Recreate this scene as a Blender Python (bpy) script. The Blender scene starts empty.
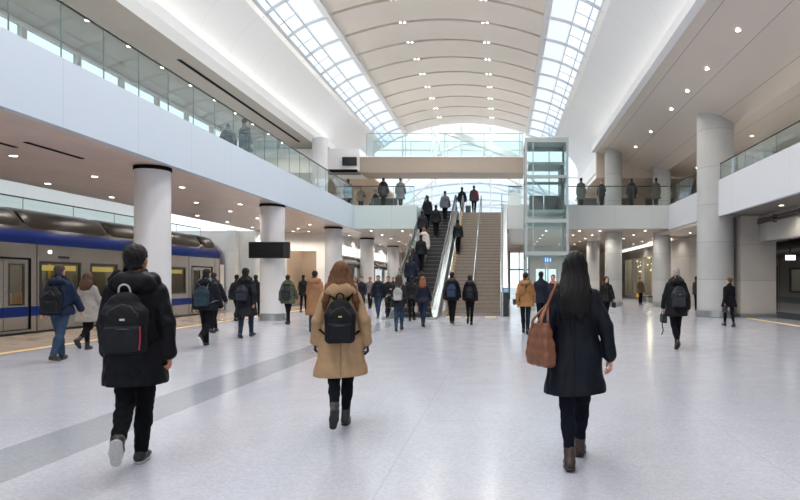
import bpy, math, random
import numpy as np
from mathutils import Vector, Matrix

R = math.radians
SC = bpy.context.scene
COL = SC.collection
CX, CY, F, EYE = 503.0, 281.0, 600.0, 1.5      # vanishing point, focal length in pixels, eye height


def at(px, d):
    """X in metres of image column px at depth d."""
    return (px - CX) / F * d


def dfeet(py):
    """depth of a point on the floor seen at image row py."""
    return EYE * F / (py - CY)


# ------------------------------------------------------------------ tags
def tag(o, label=None, cat=None, group=None, kind=None):
    if label: o['label'] = label
    if cat: o['category'] = cat
    if group: o['group'] = group
    if kind: o['kind'] = kind
    return o


def empty(name, loc=(0, 0, 0), rz=0.0):
    o = bpy.data.objects.new(name, None)
    o.empty_display_size = .2
    COL.objects.link(o)
    o.location = loc
    o.rotation_euler = (0, 0, rz)
    return o


def thing(name, loc, label, cat, group=None, rz=0.0):
    return tag(empty(name, loc, rz), label, cat, group)


def base_of(p):
    while p.parent is not None:
        p = p.parent
    return p.location


def kids(o):
    return [c for c in COL.objects if c.parent == o]


def copy_tree(o, parent=None, table=None):
    if table is None:
        table = {}
        for q in COL.objects:
            if q.parent: table.setdefault(q.parent.name, []).append(q)
    c = o.copy()
    COL.objects.link(c)
    c.parent = parent
    for ch in table.get(o.name, []):
        copy_tree(ch, c, table)
    return c


# ------------------------------------------------------------------ mesh builder
class MB:
    def __init__(s):
        s.v = []; s.f = []

    def add(s, vs, fs):
        b = len(s.v)
        s.v += [tuple(p) for p in vs]
        s.f += [tuple(b + i for i in f) for f in fs]
        return s

    def box(s, x0, x1, y0, y1, z0, z1):
        vs = [(x0, y0, z0), (x1, y0, z0), (x1, y1, z0), (x0, y1, z0), (x0, y0, z1), (x1, y0, z1), (x1, y1, z1), (x0, y1, z1)]
        return s.add(vs, [(0, 3, 2, 1), (4, 5, 6, 7), (0, 1, 5, 4), (1, 2, 6, 5), (2, 3, 7, 6), (3, 0, 4, 7)])

    def loft(s, rings, close_u=True, cap=True):
        n = len(rings[0]); b = len(s.v)
        for r in rings: s.v += [tuple(p) for p in r]
        m = n if close_u else n - 1
        for i in range(len(rings) - 1):
            for j in range(m):
                k = (j + 1) % n
                s.f.append((b + i * n + j, b + i * n + k, b + (i + 1) * n + k, b + (i + 1) * n + j))
        if cap and close_u:
            s.f.append(tuple(b + j for j in reversed(range(n))))
            s.f.append(tuple(b + (len(rings) - 1) * n + j for j in range(n)))
        return s

    def lathe(s, prof, c, n=32, cap=True):
        rings = [[(c[0] + r * math.cos(2 * math.pi * j / n), c[1] + r * math.sin(2 * math.pi * j / n), c[2] + z) for j in range(n)] for r, z in prof]
        return s.loft(rings, cap=cap)

    def tube(s, pts, r, n=8, cap=True, closed=False, sq=None):
        P = [Vector(p) for p in pts]
        rings = []
        up = None
        for i, p in enumerate(P):
            if closed:
                t = (P[(i + 1) % len(P)] - P[i - 1])
            else:
                t = (P[min(i + 1, len(P) - 1)] - P[max(i - 1, 0)])
            t.normalize()
            if up is None:
                up = Vector((0, 0, 1)) if abs(t.z) < .9 else Vector((0, 1, 0))
            sx = t.cross(up).normalized()
            up2 = sx.cross(t).normalized()
            rr = r[i] if isinstance(r, (list, tuple)) else r
            a, bb = (rr, rr) if sq is None else (sq[0], sq[1])
            rings.append([p + sx * a * math.cos(2 * math.pi * j / n + (math.pi / n if n == 4 else 0)) * (1.414 if n == 4 else 1) + up2 * bb * math.sin(2 * math.pi * j / n + (math.pi / n if n == 4 else 0)) * (1.414 if n == 4 else 1) for j in range(n)])
        if closed: rings.append(rings[0])
        return s.loft(rings, cap=cap and not closed)

    def prism(s, poly, axis, a0, a1):
        """poly in the other two axes (in x,y,z order), extruded along axis."""
        def mk(p, a):
            if axis == 'x': return (a, p[0], p[1])
            if axis == 'y': return (p[0], a, p[1])
            return (p[0], p[1], a)
        n = len(poly)
        vs = [mk(p, a0) for p in poly] + [mk(p, a1) for p in poly]
        fs = [tuple(range(n)), tuple(reversed(range(n, 2 * n)))] + [(j, (j + n), (j + 1) % n + n, (j + 1) % n) for j in range(n)]
        return s.add(vs, fs)

    def holes(s, axis, a0, a1, u0, u1, w0, w1, rects):
        """A slab a0..a1 thick along axis ('x' or 'y'), spanning u (the other horizontal axis) and w (z), minus rects (u0,u1,w0,w1)."""
        us = sorted({u0, u1, *[q for r in rects for q in r[:2] if u0 < q < u1]})
        ws = sorted({w0, w1, *[q for r in rects for q in r[2:] if w0 < q < w1]})
        for i in range(len(us) - 1):
            run = None
            for j in range(len(ws) - 1):
                um, wm = (us[i] + us[i + 1]) / 2, (ws[j] + ws[j + 1]) / 2
                if any(r[0] < um < r[1] and r[2] < wm < r[3] for r in rects):
                    continue
                if axis == 'x': s.box(a0, a1, us[i], us[i + 1], ws[j], ws[j + 1])
                else: s.box(us[i], us[i + 1], a0, a1, ws[j], ws[j + 1])
        return s

    def build(s, name, mat, parent=None, smooth=False, bevel=0, local=False, fix=True):
        me = bpy.data.meshes.new(name)
        off = Vector((0, 0, 0)) if (parent is None or local) else base_of(parent)
        me.from_pydata([(p[0] - off.x, p[1] - off.y, p[2] - off.z) for p in s.v], [], s.f)
        if fix:
            import bmesh
            bm = bmesh.new(); bm.from_mesh(me)
            bmesh.ops.recalc_face_normals(bm, faces=bm.faces)
            bm.to_mesh(me); bm.free()
        me.materials.append(mat)
        o = bpy.data.objects.new(name, me)
        COL.objects.link(o)
        o.parent = parent
        if bevel:
            m = o.modifiers.new('bevel', 'BEVEL'); m.width = bevel; m.segments = 2; m.limit_method = 'ANGLE'
        if smooth:
            me.polygons.foreach_set('use_smooth', [True] * len(me.polygons))
            if smooth != 'all':
                try: me.set_sharp_from_angle(angle=R(40))
                except Exception: pass
        return o


def struct(name, mb, mat, **kw):
    return tag(mb.build(name, mat, **kw), kind='structure')


# ------------------------------------------------------------------ materials
def srgb(r, g, b):
    f = lambda c: (c / 255) / 12.92 if c / 255 <= .04045 else ((c / 255 + .055) / 1.055) ** 2.4
    return (f(r), f(g), f(b), 1)


_M = {}


def mat(name, col, rough=.6, metal=0., spec=.5, bump=None, vary=None, emit=None, coat=0.):
    """bump=(scale, strength), vary=(scale, amount)"""
    if name in _M: return _M[name]
    m = bpy.data.materials.new(name); m.use_nodes = True
    nt = m.node_tree; b = nt.nodes['Principled BSDF']
    c = srgb(*col) if max(col[:3]) > 1.01 else (*col[:3], 1)
    b.inputs['Base Color'].default_value = c
    b.inputs['Roughness'].default_value = rough
    b.inputs['Metallic'].default_value = metal
    b.inputs['Specular IOR Level'].default_value = spec
    b.inputs['Coat Weight'].default_value = coat
    if emit:
        b.inputs['Emission Color'].default_value = (*emit[:3], 1)
        b.inputs['Emission Strength'].default_value = emit[3]
    if bump or vary:
        tc = nt.nodes.new('ShaderNodeTexCoord')
    if bump:
        n = nt.nodes.new('ShaderNodeTexNoise'); n.inputs['Scale'].default_value = bump[0]; n.inputs['Detail'].default_value = 4
        bp = nt.nodes.new('ShaderNodeBump'); bp.inputs['Strength'].default_value = bump[1]; bp.inputs['Distance'].default_value = .02
        nt.links.new(tc.outputs['Object'], n.inputs['Vector']); nt.links.new(n.outputs['Fac'], bp.inputs['Height'])
        nt.links.new(bp.outputs['Normal'], b.inputs['Normal'])
    if vary:
        n = nt.nodes.new('ShaderNodeTexNoise'); n.inputs['Scale'].default_value = vary[0]; n.inputs['Detail'].default_value = 5
        r = nt.nodes.new('ShaderNodeValToRGB')
        k = vary[1]
        r.color_ramp.elements[0].position = .3; r.color_ramp.elements[1].position = .7
        r.color_ramp.elements[0].color = tuple(q * (1 - k) for q in c[:3]) + (1,)
        r.color_ramp.elements[1].color = tuple(min(1, q * (1 + k)) for q in c[:3]) + (1,)
        nt.links.new(tc.outputs['Object'], n.inputs['Vector']); nt.links.new(n.outputs['Fac'], r.inputs['Fac'])
        nt.links.new(r.outputs['Color'], b.inputs['Base Color'])
    _M[name] = m
    return m


def glass(name, tint=(.93, .98, .97), refl=.12, rough=.0, dirt=0.):
    """thin architectural glass: straight-through with a fresnel sheen"""
    if name in _M: return _M[name]
    m = bpy.data.materials.new(name); m.use_nodes = True
    nt = m.node_tree; nt.nodes.clear()
    out = nt.nodes.new('ShaderNodeOutputMaterial')
    t = nt.nodes.new('ShaderNodeBsdfTransparent'); t.inputs['Color'].default_value = (*tint, 1)
    g = nt.nodes.new('ShaderNodeBsdfGlossy'); g.inputs['Roughness'].default_value = rough
    lw = nt.nodes.new('ShaderNodeLayerWeight'); lw.inputs['Blend'].default_value = .5
    pw = nt.nodes.new('ShaderNodeMath'); pw.operation = 'POWER'; pw.inputs[1].default_value = 5
    mx = nt.nodes.new('ShaderNodeMixShader')
    ad = nt.nodes.new('ShaderNodeMath'); ad.operation = 'MULTIPLY_ADD'; ad.inputs[1].default_value = .7; ad.inputs[2].default_value = refl * .5
    ad.use_clamp = True
    nt.links.new(lw.outputs['Facing'], pw.inputs[0]); nt.links.new(pw.outputs[0], ad.inputs[0]); nt.links.new(ad.outputs[0], mx.inputs['Fac'])
    nt.links.new(t.outputs[0], mx.inputs[1]); nt.links.new(g.outputs[0], mx.inputs[2])
    last = mx
    if dirt:
        d = nt.nodes.new('ShaderNodeBsdfDiffuse'); d.inputs['Color'].default_value = (.8, .86, .86, 1)
        m2 = nt.nodes.new('ShaderNodeMixShader'); m2.inputs['Fac'].default_value = dirt
        nt.links.new(mx.outputs[0], m2.inputs[1]); nt.links.new(d.outputs[0], m2.inputs[2]); last = m2
    nt.links.new(last.outputs[0], out.inputs['Surface'])
    _M[name] = m
    return m


def emitter(name, col, strength):
    if name in _M: return _M[name]
    m = bpy.data.materials.new(name); m.use_nodes = True
    nt = m.node_tree; nt.nodes.clear()
    out = nt.nodes.new('ShaderNodeOutputMaterial'); e = nt.nodes.new('ShaderNodeEmission')
    e.inputs['Color'].default_value = (*col, 1); e.inputs['Strength'].default_value = strength
    nt.links.new(e.outputs[0], out.inputs['Surface'])
    _M[name] = m
    return m


def panelled(name, col, rough, step, axis_pair=('Y', None), seam=.012, dark=.6, metal=0., vary=0.03, spec=.5, offs=(0, 0), scale_noise=1.2, bump=None):
    """panels with thin seams: step=(first, second) spacing along the object axes named in axis_pair"""
    if name in _M: return _M[name]
    m = bpy.data.materials.new(name); m.use_nodes = True
    nt = m.node_tree; N = nt.nodes; L = nt.links; b = N['Principled BSDF']
    b.inputs['Roughness'].default_value = rough; b.inputs['Metallic'].default_value = metal
    b.inputs['Specular IOR Level'].default_value = spec
    tc = N.new('ShaderNodeTexCoord'); sx = N.new('ShaderNodeSeparateXYZ'); L.new(tc.outputs['Object'], sx.inputs[0])
    masks = []
    cells = []
    for ax, st, of in zip(axis_pair, step, offs):
        if not ax: continue
        a = N.new('ShaderNodeMath'); a.operation = 'ADD'; a.inputs[1].default_value = 1000 * st - of; L.new(sx.outputs[ax], a.inputs[0])
        d = N.new('ShaderNodeMath'); d.operation = 'DIVIDE'; d.inputs[1].default_value = st; L.new(a.outputs[0], d.inputs[0])
        fr = N.new('ShaderNodeMath'); fr.operation = 'FRACT'; L.new(d.outputs[0], fr.inputs[0])
        fl = N.new('ShaderNodeMath'); fl.operation = 'FLOOR'; L.new(d.outputs[0], fl.inputs[0]); cells.append(fl)
        lt = N.new('ShaderNodeMath'); lt.operation = 'LESS_THAN'; lt.inputs[1].default_value = seam / st; L.new(fr.outputs[0], lt.inputs[0])
        masks.append(lt)
    mk = masks[0]
    if len(masks) > 1:
        mk = N.new('ShaderNodeMath'); mk.operation = 'MAXIMUM'; L.new(masks[0].outputs[0], mk.inputs[0]); L.new(masks[1].outputs[0], mk.inputs[1])
    cv = N.new('ShaderNodeCombineXYZ')
    for i, c in enumerate(cells): L.new(c.outputs[0], cv.inputs[i])
    wn = N.new('ShaderNodeTexWhiteNoise'); L.new(cv.outputs[0], wn.inputs['Vector'])
    nz = N.new('ShaderNodeTexNoise'); nz.inputs['Scale'].default_value = scale_noise; nz.inputs['Detail'].default_value = 6; L.new(tc.outputs['Object'], nz.inputs['Vector'])
    av = N.new('ShaderNodeMath'); av.operation = 'ADD'; L.new(wn.outputs['Value'], av.inputs[0]); L.new(nz.outputs['Fac'], av.inputs[1])
    mr = N.new('ShaderNodeMapRange'); mr.inputs['From Max'].default_value = 2; mr.inputs['To Min'].default_value = 1 - vary * 2; mr.inputs['To Max'].default_value = 1 + vary * 2
    L.new(av.outputs[0], mr.inputs['Value'])
    c = srgb(*col)
    vm = N.new('ShaderNodeVectorMath'); vm.operation = 'SCALE'; vm.inputs[0].default_value = c[:3]; L.new(mr.outputs[0], vm.inputs['Scale'])
    mx = N.new('ShaderNodeMix'); mx.data_type = 'RGBA'; L.new(mk.outputs[0], mx.inputs['Factor'])
    L.new(vm.outputs[0], mx.inputs['A']); mx.inputs['B'].default_value = tuple(q * (1 - dark) for q in c[:3]) + (1,)
    L.new(mx.outputs['Result'], b.inputs['Base Color'])
    if bump:
        n2 = N.new('ShaderNodeTexNoise'); n2.inputs['Scale'].default_value = bump[0]; L.new(tc.outputs['Object'], n2.inputs['Vector'])
        bp = N.new('ShaderNodeBump'); bp.inputs['Strength'].default_value = bump[1]; bp.inputs['Distance'].default_value = .02; L.new(n2.outputs['Fac'], bp.inputs['Height'])
        L.new(bp.outputs['Normal'], b.inputs['Normal'])
    _M[name] = m
    return m
# ================================================================== people
def rotx(a):
    c, s = math.cos(a), math.sin(a)
    return np.array([[1, 0, 0], [0, c, -s], [0, s, c]])


def rotz(a):
    c, s = math.cos(a), math.sin(a)
    return np.array([[c, -s, 0], [s, c, 0], [0, 0, 1]])


def nv(v):
    v = np.asarray(v, float)
    return v / (np.linalg.norm(v) + 1e-9)


class Field:
    """A solid described by smoothly blended capsules, ellipsoids and rounded boxes."""
    def __init__(s):
        s.p = []; s.cuts = []; s.disp = None

    def cone(s, a, b, ra, rb, k=.03, flat=None):
        a = np.asarray(a, float); b = np.asarray(b, float)
        lo = np.minimum(a - ra, b - rb); hi = np.maximum(a + ra, b + rb)
        if flat: n = nv(flat[0]); g = 1 / flat[1] - 1
        ab = b - a
        if flat: ab = ab + g * ab.dot(n) * n
        L = ab.dot(ab) + 1e-9

        def fn(x, y, z):
            px, py, pz = x - a[0], y - a[1], z - a[2]
            if flat:
                q = g * (px * n[0] + py * n[1] + pz * n[2])
                px, py, pz = px + q * n[0], py + q * n[1], pz + q * n[2]
            t = np.clip((px * ab[0] + py * ab[1] + pz * ab[2]) / L, 0, 1)
            d = np.sqrt((px - t * ab[0]) ** 2 + (py - t * ab[1]) ** 2 + (pz - t * ab[2]) ** 2) - (ra + (rb - ra) * t)
            return d
        s.p.append((fn, lo, hi, k, 1)); return s

    def ell(s, c, r, k=.03, M=None, op=1):
        c = np.asarray(c, float); r = np.asarray(r, float); m = r.max()

        def fn(x, y, z):
            px, py, pz = x - c[0], y - c[1], z - c[2]
            if M is not None:
                px, py, pz = (M[0, 0] * px + M[1, 0] * py + M[2, 0] * pz, M[0, 1] * px + M[1, 1] * py + M[2, 1] * pz, M[0, 2] * px + M[1, 2] * py + M[2, 2] * pz)
            k0 = np.sqrt((px / r[0]) ** 2 + (py / r[1]) ** 2 + (pz / r[2]) ** 2)
            k1 = np.sqrt((px / r[0] ** 2) ** 2 + (py / r[1] ** 2) ** 2 + (pz / r[2] ** 2) ** 2) + 1e-6
            return k0 * (k0 - 1) / k1
        s.p.append((fn, c - (r if M is None else m), c + (r if M is None else m), k, op)); return s

    def rbox(s, c, hs, r, k=.02, M=None, op=1):
        c = np.asarray(c, float); hs = np.asarray(hs, float); m = np.linalg.norm(hs)

        def fn(x, y, z):
            px, py, pz = x - c[0], y - c[1], z - c[2]
            if M is not None:
                px, py, pz = (M[0, 0] * px + M[1, 0] * py + M[2, 0] * pz, M[0, 1] * px + M[1, 1] * py + M[2, 1] * pz, M[0, 2] * px + M[1, 2] * py + M[2, 2] * pz)
            qx, qy, qz = np.abs(px) - hs[0] + r, np.abs(py) - hs[1] + r, np.abs(pz) - hs[2] + r
            return np.sqrt(np.maximum(qx, 0) ** 2 + np.maximum(qy, 0) ** 2 + np.maximum(qz, 0) ** 2) + np.minimum(np.maximum(qx, np.maximum(qy, qz)), 0) - r
        s.p.append((fn, c - (hs if M is None else m), c + (hs if M is None else m), k, op)); return s

    def cut(s, p, n):
        """take away the side n points to"""
        s.cuts.append((np.asarray(p, float), nv(n))); return s

    @staticmethod
    def _mix(f, d, k, op):
        if op < 0:
            d = -d
            h = np.maximum(k - np.abs(f - d), 0) / k
            return np.maximum(f, d) + h * h * k / 4
        h = np.maximum(k - np.abs(f - d), 0) / k
        return np.minimum(f, d) - h * h * k / 4

    def _post(s, f, x, y, z):
        if s.disp is not None: f = f + s.disp(x, y, z)
        for p, n in s.cuts:
            f = np.maximum(f, (x - p[0]) * n[0] + (y - p[1]) * n[1] + (z - p[2]) * n[2])
        return f

    def eval(s, P):
        P = np.asarray(P, float); x, y, z = P[:, 0], P[:, 1], P[:, 2]
        f = np.full(len(P), 9.)
        for fn, lo, hi, k, op in s.p: f = s._mix(f, fn(x, y, z), k, op)
        return s._post(f, x, y, z)

    def project(s, P, off=.004, it=5):
        P = np.array(P, float)
        for _ in range(it):
            f = s.eval(P); e = .004
            g = np.stack([s.eval(P + e * np.eye(3)[i]) - s.eval(P - e * np.eye(3)[i]) for i in range(3)], 1) / (2 * e)
            g2 = (g * g).sum(1, keepdims=True) + 1e-6
            P = P - np.clip(((f - off)[:, None] * g / g2), -.05, .05)
        return P

    def mesh(s, h):
        lo = np.min([q[1] for q in s.p if q[4] > 0], 0) - .03 - 2 * h
        hi = np.max([q[2] for q in s.p if q[4] > 0], 0) + .03 + 2 * h
        n = np.ceil((hi - lo) / h).astype(int) + 1
        ax = [(lo[i] + h * np.arange(n[i])).astype(np.float32) for i in range(3)]
        G = np.full(n, 1., np.float32)
        for fn, l, u, k, op in s.p:
            m = k + 2 * h
            a = np.clip(np.floor((l - m - lo) / h).astype(int), 0, n); b = np.clip(np.ceil((u + m - lo) / h).astype(int) + 1, 0, n)
            if (b <= a).any(): continue
            sl = tuple(slice(a[i], b[i]) for i in range(3))
            d = fn(ax[0][sl[0]][:, None, None], ax[1][sl[1]][None, :, None], ax[2][sl[2]][None, None, :])
            G[sl] = s._mix(G[sl], d, k, op)
        G = s._post(G, ax[0][:, None, None], ax[1][None, :, None], ax[2][None, None, :])
        return nets(G, lo, h)


def nets(G, lo, h):
    ins = G < 0
    c = np.zeros(np.array(G.shape) - 1, np.uint8)
    off = [(i, j, k) for i in (0, 1) for j in (0, 1) for k in (0, 1)]
    S = G.shape
    view = lambda A, o: A[o[0]:S[0] - 1 + o[0], o[1]:S[1] - 1 + o[1], o[2]:S[2] - 1 + o[2]]
    for o in off: c += view(ins, o)
    mask = (c > 0) & (c < 8)
    idx = np.full(c.shape, -1, np.int64); ijk = np.argwhere(mask); idx[mask] = np.arange(len(ijk))
    acc = np.zeros((len(ijk), 3)); cnt = np.zeros(len(ijk))
    vals = {o: view(G, o)[mask] for o in off}
    for o in off:
        for a in range(3):
            if o[a]: continue
            q = list(o); q[a] = 1; q = tuple(q)
            fa, fb = vals[o], vals[q]
            x = (fa < 0) != (fb < 0)
            t = np.where(x, fa / np.where(x, fa - fb, 1), 0)
            P = np.array(o, float)[None, :] + np.zeros((len(ijk), 3)); P[:, a] = t
            acc += P * x[:, None]; cnt += x
    V = lo + h * (ijk + acc / np.maximum(cnt, 1)[:, None])
    Q = []
    for a in range(3):
        b1, b2 = (a + 1) % 3, (a + 2) % 3
        sl0 = [slice(None)] * 3; sl1 = [slice(None)] * 3
        sl0[a] = slice(0, -1); sl1[a] = slice(1, None)
        x = ins[tuple(sl0)] != ins[tuple(sl1)]
        e = np.argwhere(x)
        e = e[(e[:, b1] > 0) & (e[:, b2] > 0) & (e[:, b1] < S[b1] - 1) & (e[:, b2] < S[b2] - 1)]
        if not len(e): continue
        fl = ins[tuple(e.T)]
        def cell(d1, d2):
            q = e.copy(); q[:, b1] += d1; q[:, b2] += d2
            return idx[tuple(q.T)]
        quad = np.stack([cell(-1, -1), cell(0, -1), cell(0, 0), cell(-1, 0)], 1)
        quad[~fl] = quad[~fl][:, ::-1]
        Q.append(quad)
    return V, np.concatenate(Q) if Q else np.zeros((0, 4), int)


def cube_ball(n):
    """a unit ball of quads"""
    V, Q = [], []
    for ax in range(3):
        for sg in (-1, 1):
            b = len(V)
            for i in range(n + 1):
                for j in range(n + 1):
                    p = [0, 0, 0]; p[ax] = sg; p[(ax + 1) % 3] = math.tan((2 * i / n - 1) * math.pi / 4); p[(ax + 2) % 3] = math.tan((2 * j / n - 1) * math.pi / 4)
                    V.append(nv(p))
            for i in range(n):
                for j in range(n):
                    f = [b + i * (n + 1) + j, b + (i + 1) * (n + 1) + j, b + (i + 1) * (n + 1) + j + 1, b + i * (n + 1) + j + 1]
                    Q.append(f if sg > 0 else f[::-1])
    return np.array(V), np.array(Q)


def relax(V, Q, it=1, lam=.5):
    for _ in range(it):
        A = np.zeros_like(V); n = np.zeros(len(V))
        for i in range(4):
            for j in ((i + 1) % 4, (i + 3) % 4):
                np.add.at(A, Q[:, i], V[Q[:, j]]); np.add.at(n, Q[:, i], 1)
        V = V + lam * (A / np.maximum(n, 1)[:, None] - V)
    return V


def mesh_obj(name, V, Q, mats, parent=None, midx=None):
    me = bpy.data.meshes.new(name)
    me.vertices.add(len(V)); me.vertices.foreach_set('co', np.ascontiguousarray(V, np.float32).ravel())
    me.loops.add(Q.size); me.loops.foreach_set('vertex_index', Q.astype(np.int32).ravel())
    me.polygons.add(len(Q)); me.polygons.foreach_set('loop_start', np.arange(0, Q.size, 4, dtype=np.int32))
    me.polygons.foreach_set('use_smooth', np.ones(len(Q), bool))
    for m in (mats if isinstance(mats, list) else [mats]): me.materials.append(m)
    if midx is not None: me.polygons.foreach_set('material_index', midx.astype(np.int32))
    me.update(); me.validate()
    o = bpy.data.objects.new(name, me); COL.objects.link(o); o.parent = parent
    return o


def folds(seed, amp, vert=1.0, freq=42.):
    """cloth folds: a few warped waves"""
    rg = np.random.RandomState(seed)
    W = []
    for i in range(5):
        d = rg.normal(size=3); d[2] *= .45 if vert > .5 else 1.2
        W.append((nv(d) * freq * rg.uniform(.5, 1.4), rg.uniform(0, 6.28), rg.uniform(.5, 1)))

    def fn(x, y, z):
        w = .25 * np.sin(9 * z + 5 * x + seed) + 0 * y
        t = 0
        for v, ph, a in W:
            q = np.sin(v[0] * x + v[1] * y + v[2] * z + ph + 2.2 * w)
            t = t + a * (1 - 2 * np.abs(q) ** .8)
        return amp * .45 * t
    return fn


POSES = {
    # thigh, knee flex, foot pitch for left, right; arm swing, abduct, elbow flex for left, right
    'stand': dict(l=(2, 4, 0), r=(-2, 4, 0), al=(2, 9, 10), ar=(0, 9, 12)),
    'lift_left': dict(l=(-6, 46, -58), r=(7, 7, 0), al=(10, 11, 14), ar=(-12, 12, 14)),
    'lift_right': dict(l=(7, 7, 0), r=(-6, 46, -58), al=(-12, 12, 14), ar=(10, 11, 14)),
    'step_right': dict(l=(-13, 7, -12), r=(19, 9, 6), al=(16, 10, 18), ar=(-16, 12, 10)),
    'step_left': dict(l=(19, 9, 6), r=(-13, 7, -12), al=(-16, 10, 10), ar=(16, 12, 18)),
    'climb_left': dict(l=(42, 62, 0), r=(-2, 8, 0), al=(4, 10, 25), ar=(12, 10, 30)),
    'climb_right': dict(l=(-2, 8, 0), r=(42, 62, 0), al=(12, 10, 30), ar=(4, 10, 25)),
    'pockets': dict(l=(4, 5, 0), r=(-3, 5, 0), al=(-14, 15, 42), ar=(-14, 15, 42)),
    'phone': dict(l=(3, 4, 0), r=(-3, 4, 0), al=(8, 8, 95), ar=(0, 9, 12)),
    'bag_arm': dict(l=(-13, 6, -6), r=(17, 8, 4), al=(-16, 16, 62), ar=(-6, 13, 12)),
}
_seed = [11]


def cloth(col, kind='wool'):
    n = 'cloth_%s_%d_%d_%d' % ((kind,) + tuple(int(c) for c in col))
    if kind == 'shell': return mat(n, col, rough=.55, spec=.15, bump=(260, .12), vary=(9, .10))
    if kind == 'denim': return mat(n, col, rough=.85, spec=.2, bump=(420, .25), vary=(7, .22))
    if kind == 'leather': return mat(n, col, rough=.42, spec=.45, bump=(160, .15), vary=(14, .16))
    if kind == 'hair': return mat(n, col, rough=.5, spec=.22, bump=(340, .35), vary=(30, .25))
    return mat(n, col, rough=.9, spec=.1, bump=(320, .25), vary=(11, .12))


SKIN = {'light': (196, 142, 116), 'mid': (176, 120, 92), 'dark': (120, 78, 58)}


def person(label, px=None, d=None, X=None, Y=None, Z=0., H=1.72, face=0., pose='stand', f=False, vox=None,
           coat=None, trousers=None, shoes=None, hair=None, skin='light', gloves=None, pack=None, head=(0, 0), group=None, over=None, scarf=None, inner=None):
    """coat: dict(col, hem (height over the floor), bulk, flare, hood, kind); returns (root, field of the coat, scale, Rz, hip height)"""
    _seed[0] += 1; seed = _seed[0]
    if Y is None: Y = d
    if X is None: X = at(px, Y)
    s = H / 1.75
    if vox is None: vox = min(.020, max(.006, Y * .00078))
    h = vox / s
    P = dict(POSES[pose])
    if over: P.update(over)
    sw = .93 if f else 1.0
    # ---- skeleton, hip centre at the origin
    th, sh = .42, .43
    J = {}
    low = 9
    for side, key in ((-1, 'l'), (1, 'r')):
        a, k, p = (R(v) for v in P[key])
        hip = np.array([side * .088, 0, -.01])
        knee = hip + th * np.array([-side * P.get('add', .05), math.sin(a), -math.cos(a)])
        b = a - k
        ank = knee + sh * np.array([-side * P.get('add', .05), math.sin(b), -math.cos(b)])
        toe = np.array([side * .12, math.cos(p), math.sin(p)]); toe = nv(toe)
        dn = nv(np.array([0, math.sin(p), -math.cos(p)]))
        heel = ank - toe * .055 + dn * .085
        ball = ank + toe * .135 + dn * .085
        J[key] = (hip, knee, ank, toe, dn)
        low = min(low, heel[2], ball[2])
    hz = -low
    for side, key in ((-1, 'l'), (1, 'r')):
        a, b_, e = (R(v) for v in P['a' + key])
        sho = np.array([side * .166 * sw, -.005, .468])
        u = np.array([side * math.sin(b_), math.sin(a) * math.cos(b_), -math.cos(a) * math.cos(b_)])
        a2 = a + e
        w = np.array([side * math.sin(b_) * .35, math.sin(a2) * math.cos(b_), -math.cos(a2) * math.cos(b_)]); w = nv(w)
        elb = sho + .285 * u; wri = elb + .245 * w
        J['a' + key] = (sho, elb, wri, w)
    hd = rotz(R(head[0])) @ rotx(R(head[1]))
    piv = np.array([0, -.01, .575])
    T = lambda p: piv + hd @ (np.asarray(p, float) - piv)
    # ---- body: one continuous surface
    B = Field()
    B.ell((0, 0, .02), (.125, .09, .11)).cone((0, 0, .08), (0, 0, .36), .115, .135, .05, flat=((0, 1, 0), .62))
    B.cone((-.10 * sw, -.005, .455), (.10 * sw, -.005, .455), .045, .045, .06)
    B.cone((0, -.012, .47), T((0, 0, .63)), .053, .050, .03)
    B.ell(T((0, -.012, .725)), (.073, .093, .090), .03, M=hd).ell(T((0, .020, .662)), (.060, .068, .074), .03, M=hd)
    B.cone(T((0, .084, .705)), T((0, .106, .675)), .008, .013, .012)
    B.ell(T((0, .078, .637)), (.026, .018, .012), .012, M=hd).ell(T((0, .066, .600)), (.028, .026, .018), .02, M=hd)
    for sd in (-1, 1):
        B.ell(T((sd * .074, -.006, .690)), (.010, .021, .032), .012, M=hd)
        B.ell(T((sd * .031, .083, .724)), (.024, .010, .008), .012, M=hd)
        B.ell(T((sd * .031, .090, .703)), (.014, .010, .009), .008, M=hd, op=-1)
        B.ell(T((sd * .031, .080, .703)), (.0125, .0105, .0105), .003, M=hd)
    for key in 'lr':
        hip, knee, ank, toe, dn = J[key]
        B.cone(hip, knee, .070, .046, .04).cone(knee, ank, .046, .034, .02).cone(ank, ank + toe * .12 + dn * .045, .032, .028, .02)
        sho, elb, wri, w = J['a' + key]
        B.cone(sho, elb, .044, .036, .03).cone(elb, wri, .036, .026, .02)
        side = -1 if key == 'l' else 1
        fw = nv(np.cross(w, np.array([1., 0, 0]))); fw = fw if fw[1] > 0 or fw[2] > .5 else -fw      # thumb side
        pn = nv(np.cross(w, fw)); pn = pn if pn[0] * side < 0 else -pn                               # palm faces the body
        B.cone(wri, wri + w * .03, .025, .027, .012, flat=(pn, .62)).cone(wri + w * .03, wri + w * .082, .028, .037, .015, flat=(pn, .40))
        for i, (o_, ln) in enumerate(((.030, .070), (.010, .080), (-.010, .074), (-.029, .058))):
            p0 = wri + w * (.090 - .006 * abs(i - 1)) + fw * o_
            cu = R(16 + 6 * i)
            d1 = nv(w * math.cos(cu) + pn * math.sin(cu) + fw * o_ * 2.2); p1 = p0 + d1 * ln * .45
            d2 = nv(w * math.cos(cu * 2.6) + pn * math.sin(cu * 2.6)); p2 = p1 + d2 * ln * .33
            d3 = nv(w * math.cos(cu * 3.6) + pn * math.sin(cu * 3.6)); p3 = p2 + d3 * ln * .22
            B.cone(p0, p1, .0098, .009, .006).cone(p1, p2, .009, .0083, .003).cone(p2, p3, .0083, .007, .003)
        t0 = wri + w * .032 + fw * .022 + pn * .008; t1 = t0 + nv(w * .7 + fw * .6 + pn * .35) * .040; t2 = t1 + nv(w * .9 + fw * .25 + pn * .3) * .034
        B.cone(t0, t1, .014, .011, .012).cone(t1, t2, .011, .008, .003)
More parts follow.
